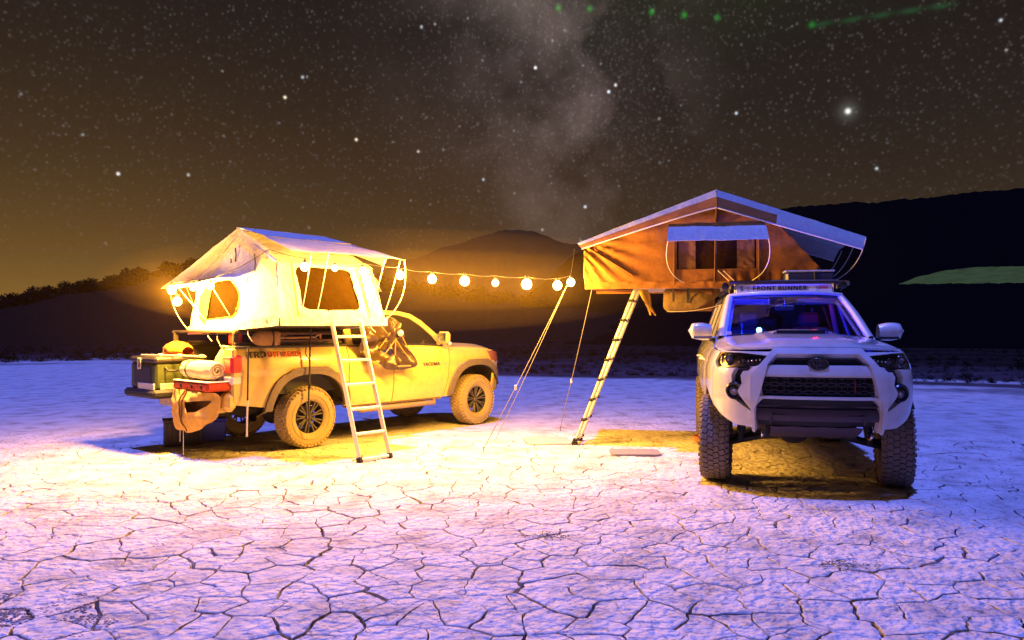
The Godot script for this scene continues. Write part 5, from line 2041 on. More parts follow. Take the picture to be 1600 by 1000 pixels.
	# rods under the eaves
	for q in [[Vector3(fx + 0.10, 0.50, -1.64), Vector3(0.66, 0.0, -1.24), Vector3(0.04, -0.08, -0.06)], [Vector3(0.20, 0.48, -1.64), Vector3(0.2, 0.05, -1.32), Vector3(0.0, -0.06, -0.02)], [Vector3(-0.5, 0.48, -1.64), Vector3(-0.6, 0.05, -1.32), Vector3(0.0, -0.06, -0.02)]]:
		var b := MB.new()
		bow(b, q[0], q[1], q[2], 0.0055)
		obj("fly_rod", b, M.cream_cord, T)
	# rolled door fabric and straps hanging under the floor
	for q in [[0.60, 0.50, 0.16, 0.014], [0.55, 0.32, 0.13, 0.016], [-0.2, 0.44, 0.26, 0.013], [-0.35, 0.30, 0.22, 0.012]]:
		var b := MB.new()
		b.box(Vector3(q[0], -0.04 - q[2] / 2.0, q[1]), Vector3(0.004, q[2], q[3] * 2.0), 0.001)
		obj("hanging_strap", b, M.strap, T)
	var bun := MB.new()
	for q in [[0.0, 0.0], [0.05, 0.06]]:
		bun.tube([Vector3(0.05 + q[0], -0.03, 0.86 + q[1]), Vector3(0.06 + q[0], -0.12, 0.82 + q[1]), Vector3(0.03 + q[0], -0.25, 0.80 + q[1] * 0.3), Vector3(0.07 + q[0], -0.36, 0.73 + q[1])], [0.03, 0.028, 0.02, 0.01], 6)
	obj("door_tie", bun, M.amber_cloth, T)

# two rails joined by flat rungs, from the foot line to the top line
func ladder(label: String, f0: Vector3, f1: Vector3, t0: Vector3, t1: Vector3, rungs: int, telescopic: bool) -> void:
	var base := (f0 + f1) / 2.0
	var T := thing("ladder", label, "ladder", base)
	for q in [[f0 - base, t0 - base], [f1 - base, t1 - base]]:
		var a: Vector3 = q[0]
		var c: Vector3 = q[1]
		var d := (c - a).normalized()
		var u := ((f1 - f0).normalized() - d * d.dot((f1 - f0).normalized())).normalized()
		var bs := Basis(u, d, u.cross(d))
		var b := MB.new()
		if telescopic:
			var k := 6
			for i in k:
				var p0 := a.lerp(c, float(i) / k)
				var p1 := a.lerp(c, float(i + 1) / k)
				b.tube([p0, p1], 0.031 - 0.0022 * (k - 1 - i), 14)
		else:
			b.box((a + c) / 2.0, Vector3(0.024, a.distance_to(c), 0.062), 0.005, bs)
		obj("rail", b, M.alu, T)
		b = MB.new()
		b.box(a + d * 0.025, Vector3(0.05, 0.06, 0.075), 0.01, bs)
		obj("rubber_foot", b, M.black, T)
	for i in rungs:
		var t := (i + 0.28) / rungs if telescopic else (i + 0.10) / (rungs - 0.25)
		var p := (f0 - base).lerp(t0 - base, t)
		var q := (f1 - base).lerp(t1 - base, t)
		var x := (q - p).normalized()
		var b := MB.new()
		b.box((p + q) / 2.0, Vector3(p.distance_to(q), 0.030, 0.052), 0.006, Basis(x, Vector3.UP, x.cross(Vector3.UP)))
		obj("rung", b, M.alu, T)
		if telescopic:
			for e in [p, q]:
				b = MB.new()
				b.box(e, Vector3(0.085, 0.036, 0.075), 0.01, Basis(x, Vector3.UP, x.cross(Vector3.UP)))
				obj("collar", b, M.black, T)

# ---------------------------------------------------------------- the string of bulbs
func string_lights(runs: Array) -> void:
	var T := thing("string_lights", "string of glowing warm bulbs slung between the two tents", "string lights", Vector3(0, 0, -9.2))
	var o := Vector3(0, 0, -9.2)
	var cab := MB.new()
	var bulb := MB.new()
	bulb.lathe([Vector2(0.0, -0.052), Vector2(0.018, -0.050), Vector2(0.036, -0.038), Vector2(0.047, -0.018), Vector2(0.050, 0.002), Vector2(0.045, 0.022), Vector2(0.032, 0.040), Vector2(0.018, 0.050)], 20, Transform3D(), true)
	var bm := bulb.mesh()
	var so := MB.new()
	so.lathe([Vector2(0.0, 0.088), Vector2(0.014, 0.086), Vector2(0.020, 0.074), Vector2(0.020, 0.052), Vector2(0.016, 0.046)], 14, Transform3D())
	var sm := so.mesh()
	var prev := Vector3.ZERO
	var first := true
	for q in runs:
		var p: Vector3 = q[0]
		var hook := p - o + Vector3(0, 0.09, 0)
		if not first:
			rope(cab, prev, hook, q[1] * 0.6, 0.0042, 10)
		first = false
		prev = hook
		if q[2] > 0.0:
			var k: float = q[3]
			var h := inst("bulb", bm, M.bulb, T, Transform3D(Basis.from_scale(Vector3.ONE * k), p - o))
			inst("socket", sm, M.black, h)
			omni("bulb_light", h, Vector3.ZERO, LIGHT, q[2], 0.05)
	obj("cable", cab, M.black, T)

# ---------------------------------------------------------------- gear
func gear(P: Transform3D, S: Transform3D) -> void:
	var at := func(x: float, y: float, z: float) -> Vector3: return P * Vector3(x, y, z)
	var turn := P.basis.get_euler().y
	# cool box on the slide-out tray
	var T := thing("cool_box", "dark green cool box with a pale latch on the pickup's slide-out tray", "cool box", at.call(-1.26, 0.752, -0.40), turn)
	var b := MB.new()
	b.box(Vector3(0, 0.155, 0), Vector3(0.42, 0.31, 0.66), 0.025)
	obj("body", b, M.cool_green, T)
	b = MB.new()
	b.box(Vector3(0, 0.345, 0), Vector3(0.445, 0.075, 0.69), 0.025)
	var lid := obj("lid", b, M.cool_dark, T)
	b = MB.new()
	b.box(Vector3(-0.226, 0.300, -0.10), Vector3(0.014, 0.13, 0.020), 0.004)
	b.box(Vector3(-0.226, 0.300, -0.03), Vector3(0.014, 0.13, 0.020), 0.004)
	b.box(Vector3(-0.226, 0.357, -0.065), Vector3(0.014, 0.018, 0.09), 0.004)
	b.box(Vector3(-0.226, 0.243, -0.065), Vector3(0.014, 0.018, 0.09), 0.004)
	obj("latch", b, M.pale_plastic, lid)
	b = MB.new()
	b.box(Vector3(-0.214, 0.165, 0.0), Vector3(0.012, 0.22, 0.44), 0.01)
	obj("front_panel", b, M.cool_dark, T)
	b = MB.new()
	b.box(Vector3(-0.215, 0.035, 0.10), Vector3(0.02, 0.075, 0.42), 0.006)
	b.box(Vector3(0.02, 0.035, 0.334), Vector3(0.36, 0.075, 0.016), 0.006)
	obj("base_trim", b, M.pale_plastic, T)
	for s in [-1.0, 1.0]:
		b = MB.new()
		b.tube([Vector3(-0.10, 0.26, s * 0.335), Vector3(-0.09, 0.22, s * 0.38), Vector3(0.09, 0.22, s * 0.38), Vector3(0.10, 0.26, s * 0.335)], 0.012, 6)
		obj("handle", b, M.black, T)
	# white tent pole lying over the cool box
	T = thing("tent_pole", "thin white jointed pole lying across the green cool box", "pole", at.call(-1.40, 1.147, -0.60), turn)
	b = MB.new()
	b.tube([Vector3(0, 0, 0), Vector3(0.12, 0.002, 0.52), Vector3(0.26, 0.0, 1.06)], 0.010, 8)
	obj("tube", b, M.alu, T)
	for t in [0.32, 0.62, 0.97]:
		b = MB.new()
		b.box(Vector3(0.245 * t, 0.004, 1.05 * t), Vector3(0.04, 0.036, 0.055), 0.008)
		obj("joint", b, M.pale_plastic, T)
	# orange dry bag
	b = MB.new()
	var rows := []
	for i in 15:
		var t := i / 14.0
		var line := []
		for k in 18:
			var a := TAU * k / 18.0
			var rr := 0.045 + 0.075 * pow(sin(PI * clampf(t * 0.92 + 0.04, 0.0, 1.0)), 0.7)
			rr *= 1.0 + 0.18 * nz.get_noise_3d(cos(a) * 80.0, sin(a) * 80.0, t * 260.0)
			line.append(Vector3(rr * cos(a) * 1.1, 0.075 + rr * sin(a) * (0.95 if sin(a) > 0.0 else 0.6) - 0.02 * t, -0.24 + 0.48 * t))
		rows.append(line)
	b.sheet(rows, true)
	T = thing("dry_bag", "orange dry bag lying on top of the cool box behind the white pole", "bag", at.call(-1.10, 1.135, -0.28), turn)
	obj("bag", b, M.orange_cloth, T)
	b = MB.new()
	b.box(Vector3(0.0, 0.06, -0.26), Vector3(0.10, 0.06, 0.05), 0.01)
	obj("roll_closure", b, M.red_cloth, T)
	# rolled mattress and the red flat case below it
	T = thing("bedroll", "rolled tan sleeping mat tied at one end, on the pickup's tailgate", "bedroll", at.call(-1.16, 0.882, 0.40), turn)
	b = MB.new()
	rows = []
	for i in 13:
		var t := i / 12.0
		var line := []
		for k in 22:
			var a := TAU * k / 22.0
			var rr := 0.108 * (1.0 - 0.30 * pow(absf(t * 2.0 - 1.0), 8.0)) * (1.0 + 0.10 * nz.get_noise_3d(cos(a) * 60.0, sin(a) * 60.0, t * 120.0))
			if absf(t - 0.24) < 0.05:
				rr *= 0.90
			line.append(Vector3(rr * cos(a), 0.112 + rr * sin(a), -0.36 + 0.72 * t))
		rows.append(line)
	b.sheet(rows, true)
	obj("mat", b, M.bed_cloth, T)
	for e in [-1.0, 1.0]:
		b = MB.new()
		var sp := []
		for k in 40:
			var a := TAU * 2.6 * k / 39.0
			var rr := 0.082 * (1.0 - k / 44.0) + 0.006
			sp.append(Vector3(rr * cos(a), 0.112 + rr * sin(a), e * (0.352 + 0.006 * sin(a * 1.3))))
		b.tube(sp, 0.014, 6)
		obj("rolled_end", b, M.bed_cloth, T)
	b = MB.new()
	rows = []
	for zz in [-0.205, -0.165]:
		var line := []
		for k in 24:
			var a := TAU * k / 24.0
			line.append(Vector3(0.104 * cos(a), 0.112 + 0.104 * sin(a), zz))
		rows.append(line)
	b.sheet(rows, true)
	obj("strap", b, M.strap, T)
	T = thing("flat_case", "flat orange red case under the rolled tan sleeping mat", "case", at.call(-1.16, 0.755, 0.42), turn)
	b = MB.new()
	b.box(Vector3(0, 0.060, 0), Vector3(0.30, 0.10, 0.80), 0.022)
	obj("case", b, M.red_cloth, T)
	b = MB.new()
	b.box(Vector3(0, 0.115, 0), Vector3(0.305, 0.012, 0.80), 0.005)
	obj("lid_edge", b, M.pale_plastic, T)
	for z in [-0.2, 0.05, 0.27]:
		b = MB.new()
		b.box(Vector3(-0.153, 0.062, z), Vector3(0.012, 0.05, 0.035), 0.004)
		obj("clip", b, M.black, T)
	# pale stuff sack in the bed's corner
	T = thing("stuff_sack", "pale lumpy stuff sack squeezed in beside the pickup's taillight", "sack", at.call(-0.98, 0.755, 0.60), turn)
	b = MB.new()
	rows = []
	for i in 15:
		var t := i / 14.0
		var line := []
		for k in 18:
			var a := TAU * k / 18.0
			var rr := 0.115 * pow(sin(PI * clampf(t * 0.9 + 0.06, 0.0, 1.0)), 0.5) * (1.0 + 0.30 * nz.get_noise_3d(cos(a) * 90.0, t * 160.0, sin(a) * 90.0))
			line.append(Vector3(rr * cos(a), 0.02 + 0.46 * t, rr * sin(a)))
		rows.append(line)
	b.sheet(rows, true)
	obj("sack", b, M.bed_cloth, T)
	b = MB.new()
	b.tube([Vector3(-0.02, 0.46, 0), Vector3(-0.04, 0.51, 0.02), Vector3(0.0, 0.50, 0.10)], 0.012, 6)
	obj("drawstring", b, M.cream_cord, T)
	# canvas bag that hangs from the tailgate
	T = thing("hanging_bag", "big ochre canvas bag hanging open below the pickup's tailgate", "bag", at.call(-1.20, 0.30, 0.36), turn)
	var bag := func(p: Vector2) -> Vector3:
		var u := clampf(p.x / 0.48, -1.0, 1.0)
		var v := p.y / 0.48
		var belly := 0.11 * pow(sin(PI * clampf(0.10 + 0.80 * (1.0 - v), 0.0, 1.0)), 0.8) * (1.0 - 0.5 * pow(absf(u), 3.0))
		var fold := 0.014 * sin(p.x * 38.0 + 3.0 * nz.get_noise_2d(p.x * 200.0, p.y * 200.0) + p.y * 9.0) * (0.4 + 0.6 * (1.0 - v)) + 0.03 * nz.get_noise_2d(p.x * 260.0, p.y * 260.0)
		return Vector3(0.03 - (belly + 0.08) * pow(1.0 - pow(absf(u), 2.6), 0.5) - fold * 1.3, p.y, p.x * 1.12)
	b = MB.new()
	var mouth := round_poly(poly([0.02, 0.335, 0.40, 0.375, 0.36, 0.31, 0.22, 0.235, 0.10, 0.225, 0.03, 0.275]), 0.03)
	b.panel(round_poly(poly([-0.46, 0.46, -0.475, 0.25, -0.45, 0.10, -0.36, 0.0, -0.05, -0.03, 0.16, 0.005, 0.32, 0.07, 0.44, 0.18, 0.47, 0.33, 0.47, 0.45, 0.0, 0.475]), 0.05), [mouth], 0.025, bag, 0.006, 0.0, 1.0)
	obj("canvas", b, M.ochre, T)
	b = MB.new()
	b.box(Vector3(0.02, 0.27, 0.0), Vector3(0.05, 0.34, 0.66), 0.02)
	obj("back_panel", b, M.ochre_dark, T)
	for z in [-0.035, 0.005]:
		b = MB.new()
		var pts := []
		for k in 13:
			pts.append((bag.call(Vector2(z, 0.46 * k / 12.0)) as Vector3) + Vector3(-0.012, 0, 0))
		b.tube(pts, 0.009, 5)
		obj("strap", b, M.ochre_dark, T)
	b = MB.new()
	for z in [-0.30, 0.0, 0.34]:
		b.tube([Vector3(-0.06, 0.44, z), Vector3(-0.03, 0.48, z)], 0.010, 5)
	obj("hanging_loop", b, M.strap, T)
	b = MB.new()
	b.tube([Vector3(-0.15, 0.02, 0.0), Vector3(-0.16, -0.14, 0.02), Vector3(-0.155, -0.26, 0.01)], 0.004, 5)
	obj("loose_cord", b, M.cream_cord, T)
	b = MB.new()
	b.tube([Vector3(-0.13, 0.02, -0.12), Vector3(-0.13, -0.13, -0.12)], 0.004, 5)
	obj("loose_cord", b, M.cream_cord, T)
	# crate and blue tub on the ground
	T = thing("crate", "dark ribbed crate standing on the lake bed behind the pickup", "crate", Vector3(-4.16, 0, -9.72), turn * 0.55)
	b = MB.new()
	b.box(Vector3(0, 0.155, 0), Vector3(0.44, 0.30, 0.30), 0.012)
	obj("body", b, M.crate, T)
	for x in 9:
		b = MB.new()
		b.box(Vector3(-0.20 + 0.05 * x, 0.15, 0.156), Vector3(0.018, 0.28, 0.014), 0.003)
		obj("rib", b, M.crate, T)
	b = MB.new()
	b.box(Vector3(0, 0.315, 0), Vector3(0.47, 0.024, 0.33), 0.006)
	obj("lid", b, M.crate, T)
	T = thing("tub", "bright blue tub on the ground beside the dark crate", "tub", Vector3(-3.93, 0, -10.05), turn * 0.55)
	b = MB.new()
	b.box(Vector3(0, 0.14, 0), Vector3(0.34, 0.27, 0.26), 0.02)
	obj("body", b, M.blue_plastic, T)
	b = MB.new()
	b.box(Vector3(0, 0.285, 0), Vector3(0.37, 0.03, 0.29), 0.008)
	obj("rim", b, M.blue_plastic, T)
	# gear on the rack's near side
	T = thing("fuel_can", "red fuel can strapped to the rear post of the bed rack", "fuel can", at.call(-0.86, 1.272, 0.62), turn)
	b = MB.new()
	b.box(Vector3(0, 0.085, 0), Vector3(0.10, 0.16, 0.16), 0.02)
	obj("can", b, M.red_plastic, T)
	b = MB.new()
	b.tube([Vector3(-0.03, 0.16, 0), Vector3(-0.02, 0.185, 0), Vector3(0.02, 0.185, 0), Vector3(0.03, 0.16, 0)], 0.009, 6)
	obj("handle", b, M.red_plastic, T)
	T = thing("storage_bag", "round ended tan bag held on the pickup's bed rack", "bag", at.call(-0.61, 1.352, 0.815), turn)
	b = MB.new()
	rows = []
	for i in 15:
		var t := i / 14.0
		var line := []
		for k in 20:
			var a := TAU * k / 20.0
			var rr := pow(clampf(1.0 - pow(1.0 - clampf(t * 2.4, 0.0, 1.0), 2.2), 0.02, 1.0), 0.5)
			if i == 14:
				rr *= 0.94
			line.append(Vector3(-0.17 + 0.36 * t, 0.088 * rr * sin(a), 0.05 * rr * cos(a)))
		rows.append(line)
	b.sheet(rows, true)
	b.box(Vector3(0.185, 0, 0), Vector3(0.012, 0.16, 0.085), 0.01)
	obj("bag", b, M.bag_tan, T)
	b = MB.new()
	b.box(Vector3(0.10, 0, 0.0), Vector3(0.02, 0.182, 0.108), 0.004)
	obj("strap", b, M.strap, T)
	T = thing("shovel", "wooden handled shovel with a triangular grip fixed along the bed rack", "shovel", at.call(-0.10, 1.352, 0.80), turn)
	b = MB.new()
	b.tube([Vector3(-0.24, 0, 0), Vector3(0.20, 0.004, 0)], 0.016, 10)
	obj("shaft", b, M.wood, T)
	b = MB.new()
	b.tube([Vector3(0.20, 0.004, 0), Vector3(0.285, 0.050, 0)], 0.010, 8)
	b.tube([Vector3(0.20, 0.004, 0), Vector3(0.285, -0.040, 0)], 0.010, 8)
	b.tube([Vector3(0.285, 0.060, 0), Vector3(0.285, -0.050, 0)], 0.014, 8)
	obj("grip", b, M.wood, T)
	b = MB.new()
	b.tube([Vector3(-0.32, 0, 0), Vector3(-0.22, 0, 0)], [0.024, 0.020], 8)
	b.box(Vector3(-0.36, 0, 0.0), Vector3(0.12, 0.10, 0.006), 0.002)
	obj("blade", b, M.step_metal, T)
	for x in [-0.18, 0.17]:
		b = MB.new()
		b.box(Vector3(x, 0, -0.02), Vector3(0.03, 0.05, 0.05), 0.006)
		obj("clamp", b, M.black, T)
	T = thing("recovery_board", "pair of dark slotted recovery boards lying along the bed rack below the tent", "recovery board", at.call(-0.12, 1.405, 0.62), turn)
	for y in [0.0, -0.085]:
		b = MB.new()
		for k in 9:
			b.box(Vector3(-0.40 + 0.10 * k, y, 0.10), Vector3(0.06, 0.022, 0.20), 0.004)
		b.box(Vector3(0, y, 0.02), Vector3(0.95, 0.026, 0.04), 0.004)
		b.box(Vector3(0, y, 0.20), Vector3(0.95, 0.026, 0.03), 0.004)
		obj("board", b, M.maroon, T)
	# the tent's folded travel cover, hanging over the rear door
	T = thing("tent_cover", "crumpled dark vinyl tent cover hanging over the pickup's rear door", "tent cover", at.call(1.05, 0.90, 0.94), turn)
	var cov := func(p: Vector2) -> Vector3:
		var c := Vector2(0.16, 0.42)
		var d := p - c
		var a := atan2(d.y, d.x)
		var r := d.length()
		var z := 0.050 + 0.045 * sin(a * 7.0 + 2.0 * nz.get_noise_2d(p.x * 150.0, p.y * 150.0)) * smoothstep(0.02, 0.22, r) + 0.06 * nz.get_noise_2d(p.x * 220.0 + 40.0, p.y * 220.0)
		z += 0.06 * exp(-pow((p.y - 0.10) / 0.09, 2.0))
		return Vector3(p.x, p.y, maxf(z, -0.02))
	b = MB.new()
	b.panel(round_poly(poly([-0.44, 0.60, -0.36, 0.28, -0.20, 0.12, 0.02, 0.02, 0.36, 0.0, 0.50, 0.05, 0.47, 0.22, 0.36, 0.44, 0.28, 0.58, 0.20, 0.70, 0.04, 0.76, -0.10, 0.60]), 0.05), [round_poly(poly([-0.10, 0.28, 0.10, 0.32, 0.18, 0.26, 0.04, 0.17, -0.08, 0.20]), 0.03)], 0.022, cov, 0.006, 0.0, 1.0)
	obj("vinyl", b, M.vinyl, T)
	b = MB.new()
	for q in [[Vector3(-0.10, 0.30, 0.07), Vector3(0.18, 0.62, 0.06)], [Vector3(0.16, 0.42, 0.10), Vector3(0.46, 0.10, 0.10)], [Vector3(0.16, 0.42, 0.10), Vector3(0.14, 0.03, 0.10)], [Vector3(0.16, 0.42, 0.10), Vector3(-0.16, 0.13, 0.11)], [Vector3(0.20, 0.66, 0.05), Vector3(0.42, 0.26, 0.08)]]:
		rope(b, q[0], q[1], 0.015, 0.008, 8)
	obj("seam_cord", b, M.bag_tan, T)
	b = MB.new()
	b.box(Vector3(0.28, 0.06, 0.135), Vector3(0.24, 0.022, 0.02), 0.006)
	obj("zip_edge", b, M.bag_tan, T)
	b = MB.new()
	b.ball(Vector3(0.255, 0.50, 0.09), Vector3(0.05, 0.05, 0.03), 16, 10)
	obj("clear_patch", b, M.pale_lens, T)
	# straps hanging down the truck's side
	b = MB.new()
	var s0: Vector3 = at.call(-0.86, 1.25, 0.90)
	b.tube([Vector3(0, 0, 0), Vector3(0, -0.30, 0), Vector3(0.0, -0.62, 0)], 0.010, 6)
	T = thing("tie_down", "dark strap with a pale tail hanging beside the pickup's taillight", "strap", s0 - Vector3(0, 1.02, 0))
	b = MB.new()
	b.tube([Vector3(0, 1.02, 0), Vector3(-0.004, 0.70, 0.0), Vector3(-0.008, 0.42, 0)], 0.010, 6)
	obj("strap", b, M.strap, T)
	b = MB.new()
	b.tube([Vector3(-0.008, 0.42, 0), Vector3(-0.014, 0.20, 0.0), Vector3(-0.016, 0.01, 0)], 0.011, 6)
	obj("pale_tail", b, M.cream_cord, T)
	T = thing("tie_down", "long dark webbing strap hanging in front of the pickup's rear wheel", "strap", at.call(-0.08, 0.22, 0.945))
	b = MB.new()
	b.tube([Vector3(0, 1.24, -0.08), Vector3(0.004, 1.02, -0.03), Vector3(0.008, 0.72, 0.0), Vector3(-0.004, 0.40, 0.0), Vector3(0.006, 0.16, 0), Vector3(-0.012, 0.0, 0)], 0.011, 6)
	b.tube([Vector3(-0.05, 1.03, -0.06), Vector3(-0.05, 0.94, -0.03), Vector3(0.006, 0.86, 0)], 0.007, 6)
	obj("strap", b, M.strap, T)
	b = MB.new()
	b.box(Vector3(0.006, 0.55, 0.0), Vector3(0.03, 0.07, 0.02), 0.005)
	obj("buckle", b, M.black, T)
	# blue topped box on the off-roader's rack
	var ts := S.basis.get_euler().y
	T = thing("roof_box", "flat blue sheeted box on the off-roader's rack before the tent", "box", S * Vector3(-1.56, 1.972, -0.30), ts)
	b = MB.new()
	b.box(Vector3(0, 0.075, 0), Vector3(0.26, 0.14, 0.52), 0.025)
	obj("body", b, M.blue_box, T)
	b = MB.new()
	b.box(Vector3(0, 0.152, 0), Vector3(0.28, 0.02, 0.54), 0.008)
	obj("lid", b, M.fly_pale, T)
	b = MB.new()
	b.box(Vector3(-0.002, 0.08, -0.06), Vector3(0.275, 0.155, 0.03), 0.004)
	obj("strap", b, M.black, T)
	# shoe bag under the long tent
	T = thing("shoe_bag", "tan shoe bag slung below the long tent beside the ladder", "bag", S * Vector3(-1.98, 1.66, 1.0), ts)
	b = MB.new()
	var shoe := func(p: Vector2) -> Vector3:
		return Vector3(0.09 * sin(PI * clampf(0.1 + p.y / 0.28 * 0.8, 0.0, 1.0)) * (1.0 - pow(absf(p.x) / 0.36, 4.0)) + 0.02 * nz.get_noise_2d(p.x * 300.0, p.y * 300.0), p.y, -p.x)
	b.panel(round_poly(poly([-0.34, 0.30, -0.35, 0.06, -0.28, 0.0, 0.05, 0.05, 0.20, 0.12, 0.34, 0.22, 0.35, 0.30]), 0.04), [], 0.03, shoe, 0.006)
	obj("canvas", b, M.shoe_cloth, T)
	b = MB.new()
	b.box(Vector3(0.0, 0.16, 0.0), Vector3(0.10, 0.28, 0.56), 0.04)
	obj("contents", b, M.tan_dark, T)
	b = MB.new()
	b.box(Vector3(0.105, 0.20, 0.05), Vector3(0.006, 0.16, 0.035), 0.002)
	obj("strap", b, M.strap, T)
	b = MB.new()
	rope(b, Vector3(0.04, 0.02, 0.30), Vector3(0.10, 0.16, -0.52), 0.05, 0.004)
	obj("cord", b, M.cream_cord, T)
	# mats, bowl, pegs
	T = thing("ground_mat", "thin pale mat lying flat at the foot of the long tent's ladder", "mat", Vector3(0.46, 0.004, -9.98), 0.12)
	b = MB.new()
	mat_slab(b, 0.60, 0.62, 0.012, 3.0)
	obj("mat", b, M.mat_pale, T)
	T = thing("ground_mat", "grey stone slab mat with a dark front edge, nearer the white off-roader", "mat", Vector3(1.44, 0.004, -9.02), -0.05)
	b = MB.new()
	mat_slab(b, 0.58, 0.40, 0.022, 8.0)
	obj("mat", b, M.mat_grey, T)
	T = thing("bowl", "small orange bowl on the ground by the off-roader's front wheel", "bowl", Vector3(2.42, 0.0, -9.75), 0.0)
	b = MB.new()
	b.lathe([Vector2(0.0, 0.004), Vector2(0.075, 0.004), Vector2(0.085, 0.012), Vector2(0.115, 0.10), Vector2(0.120, 0.105), Vector2(0.110, 0.104), Vector2(0.080, 0.02), Vector2(0.0, 0.018)], 28)
	obj("bowl", b, M.terracotta, T)

func mat_slab(b: MB, w: float, d: float, h: float, sd: float) -> void:
	var ring := []
	for k in 40:
		var a := TAU * k / 40.0
		var p := Vector2(signf(cos(a)) * pow(absf(cos(a)), 0.35) * w / 2.0, signf(sin(a)) * pow(absf(sin(a)), 0.35) * d / 2.0)
		p *= 1.0 + 0.05 * nz.get_noise_2d(a * 40.0, sd)
		ring.append(p)
	var up := func(p: Vector2, k: float) -> Vector3: return Vector3(p.x * k, h + 0.006 * nz.get_noise_2d(p.x * 300.0 * k, p.y * 300.0 * k + sd), p.y * k)
	for k in 40:
		var p: Vector2 = ring[k]
		var q: Vector2 = ring[(k + 1) % 40]
		b.quad(Vector3(p.x, 0, p.y), Vector3(q.x, 0, q.y), up.call(q, 0.99), up.call(p, 0.99))
		b.quad(up.call(p, 0.99), up.call(q, 0.99), up.call(q, 0.55), up.call(p, 0.55))
		b.tri(up.call(p, 0.55), up.call(q, 0.55), Vector3(0, h, 0))

func guy(label: String, top: Vector3, foot: Vector3, second: Vector3) -> void:
	var T := thing("guy_rope", label, "guy rope", foot)
	var b := MB.new()
	rope(b, top - foot, Vector3(0, 0.03, 0), 0.02, 0.0048)
	obj("rope", b, M.rope, T)
	if second != Vector3.ZERO:
		b = MB.new()
		rope(b, top - foot, second - foot + Vector3(0, 0.03, 0), 0.02, 0.0042)
		obj("rope", b, M.rope, T)
	b = MB.new()
	b.box((top - foot) * 0.38, Vector3(0.028, 0.06, 0.02), 0.005)
	obj("slider", b, M.alu, T)
	b = MB.new()
	b.tube([Vector3(0, -0.05, 0), Vector3(0, 0.05, 0), Vector3(0.02, 0.055, 0)], 0.006, 6)
	obj("peg", b, M.black, T)

# ---------------------------------------------------------------- everything
var LIGHT := lin(WARM.x, WARM.y, WARM.z)

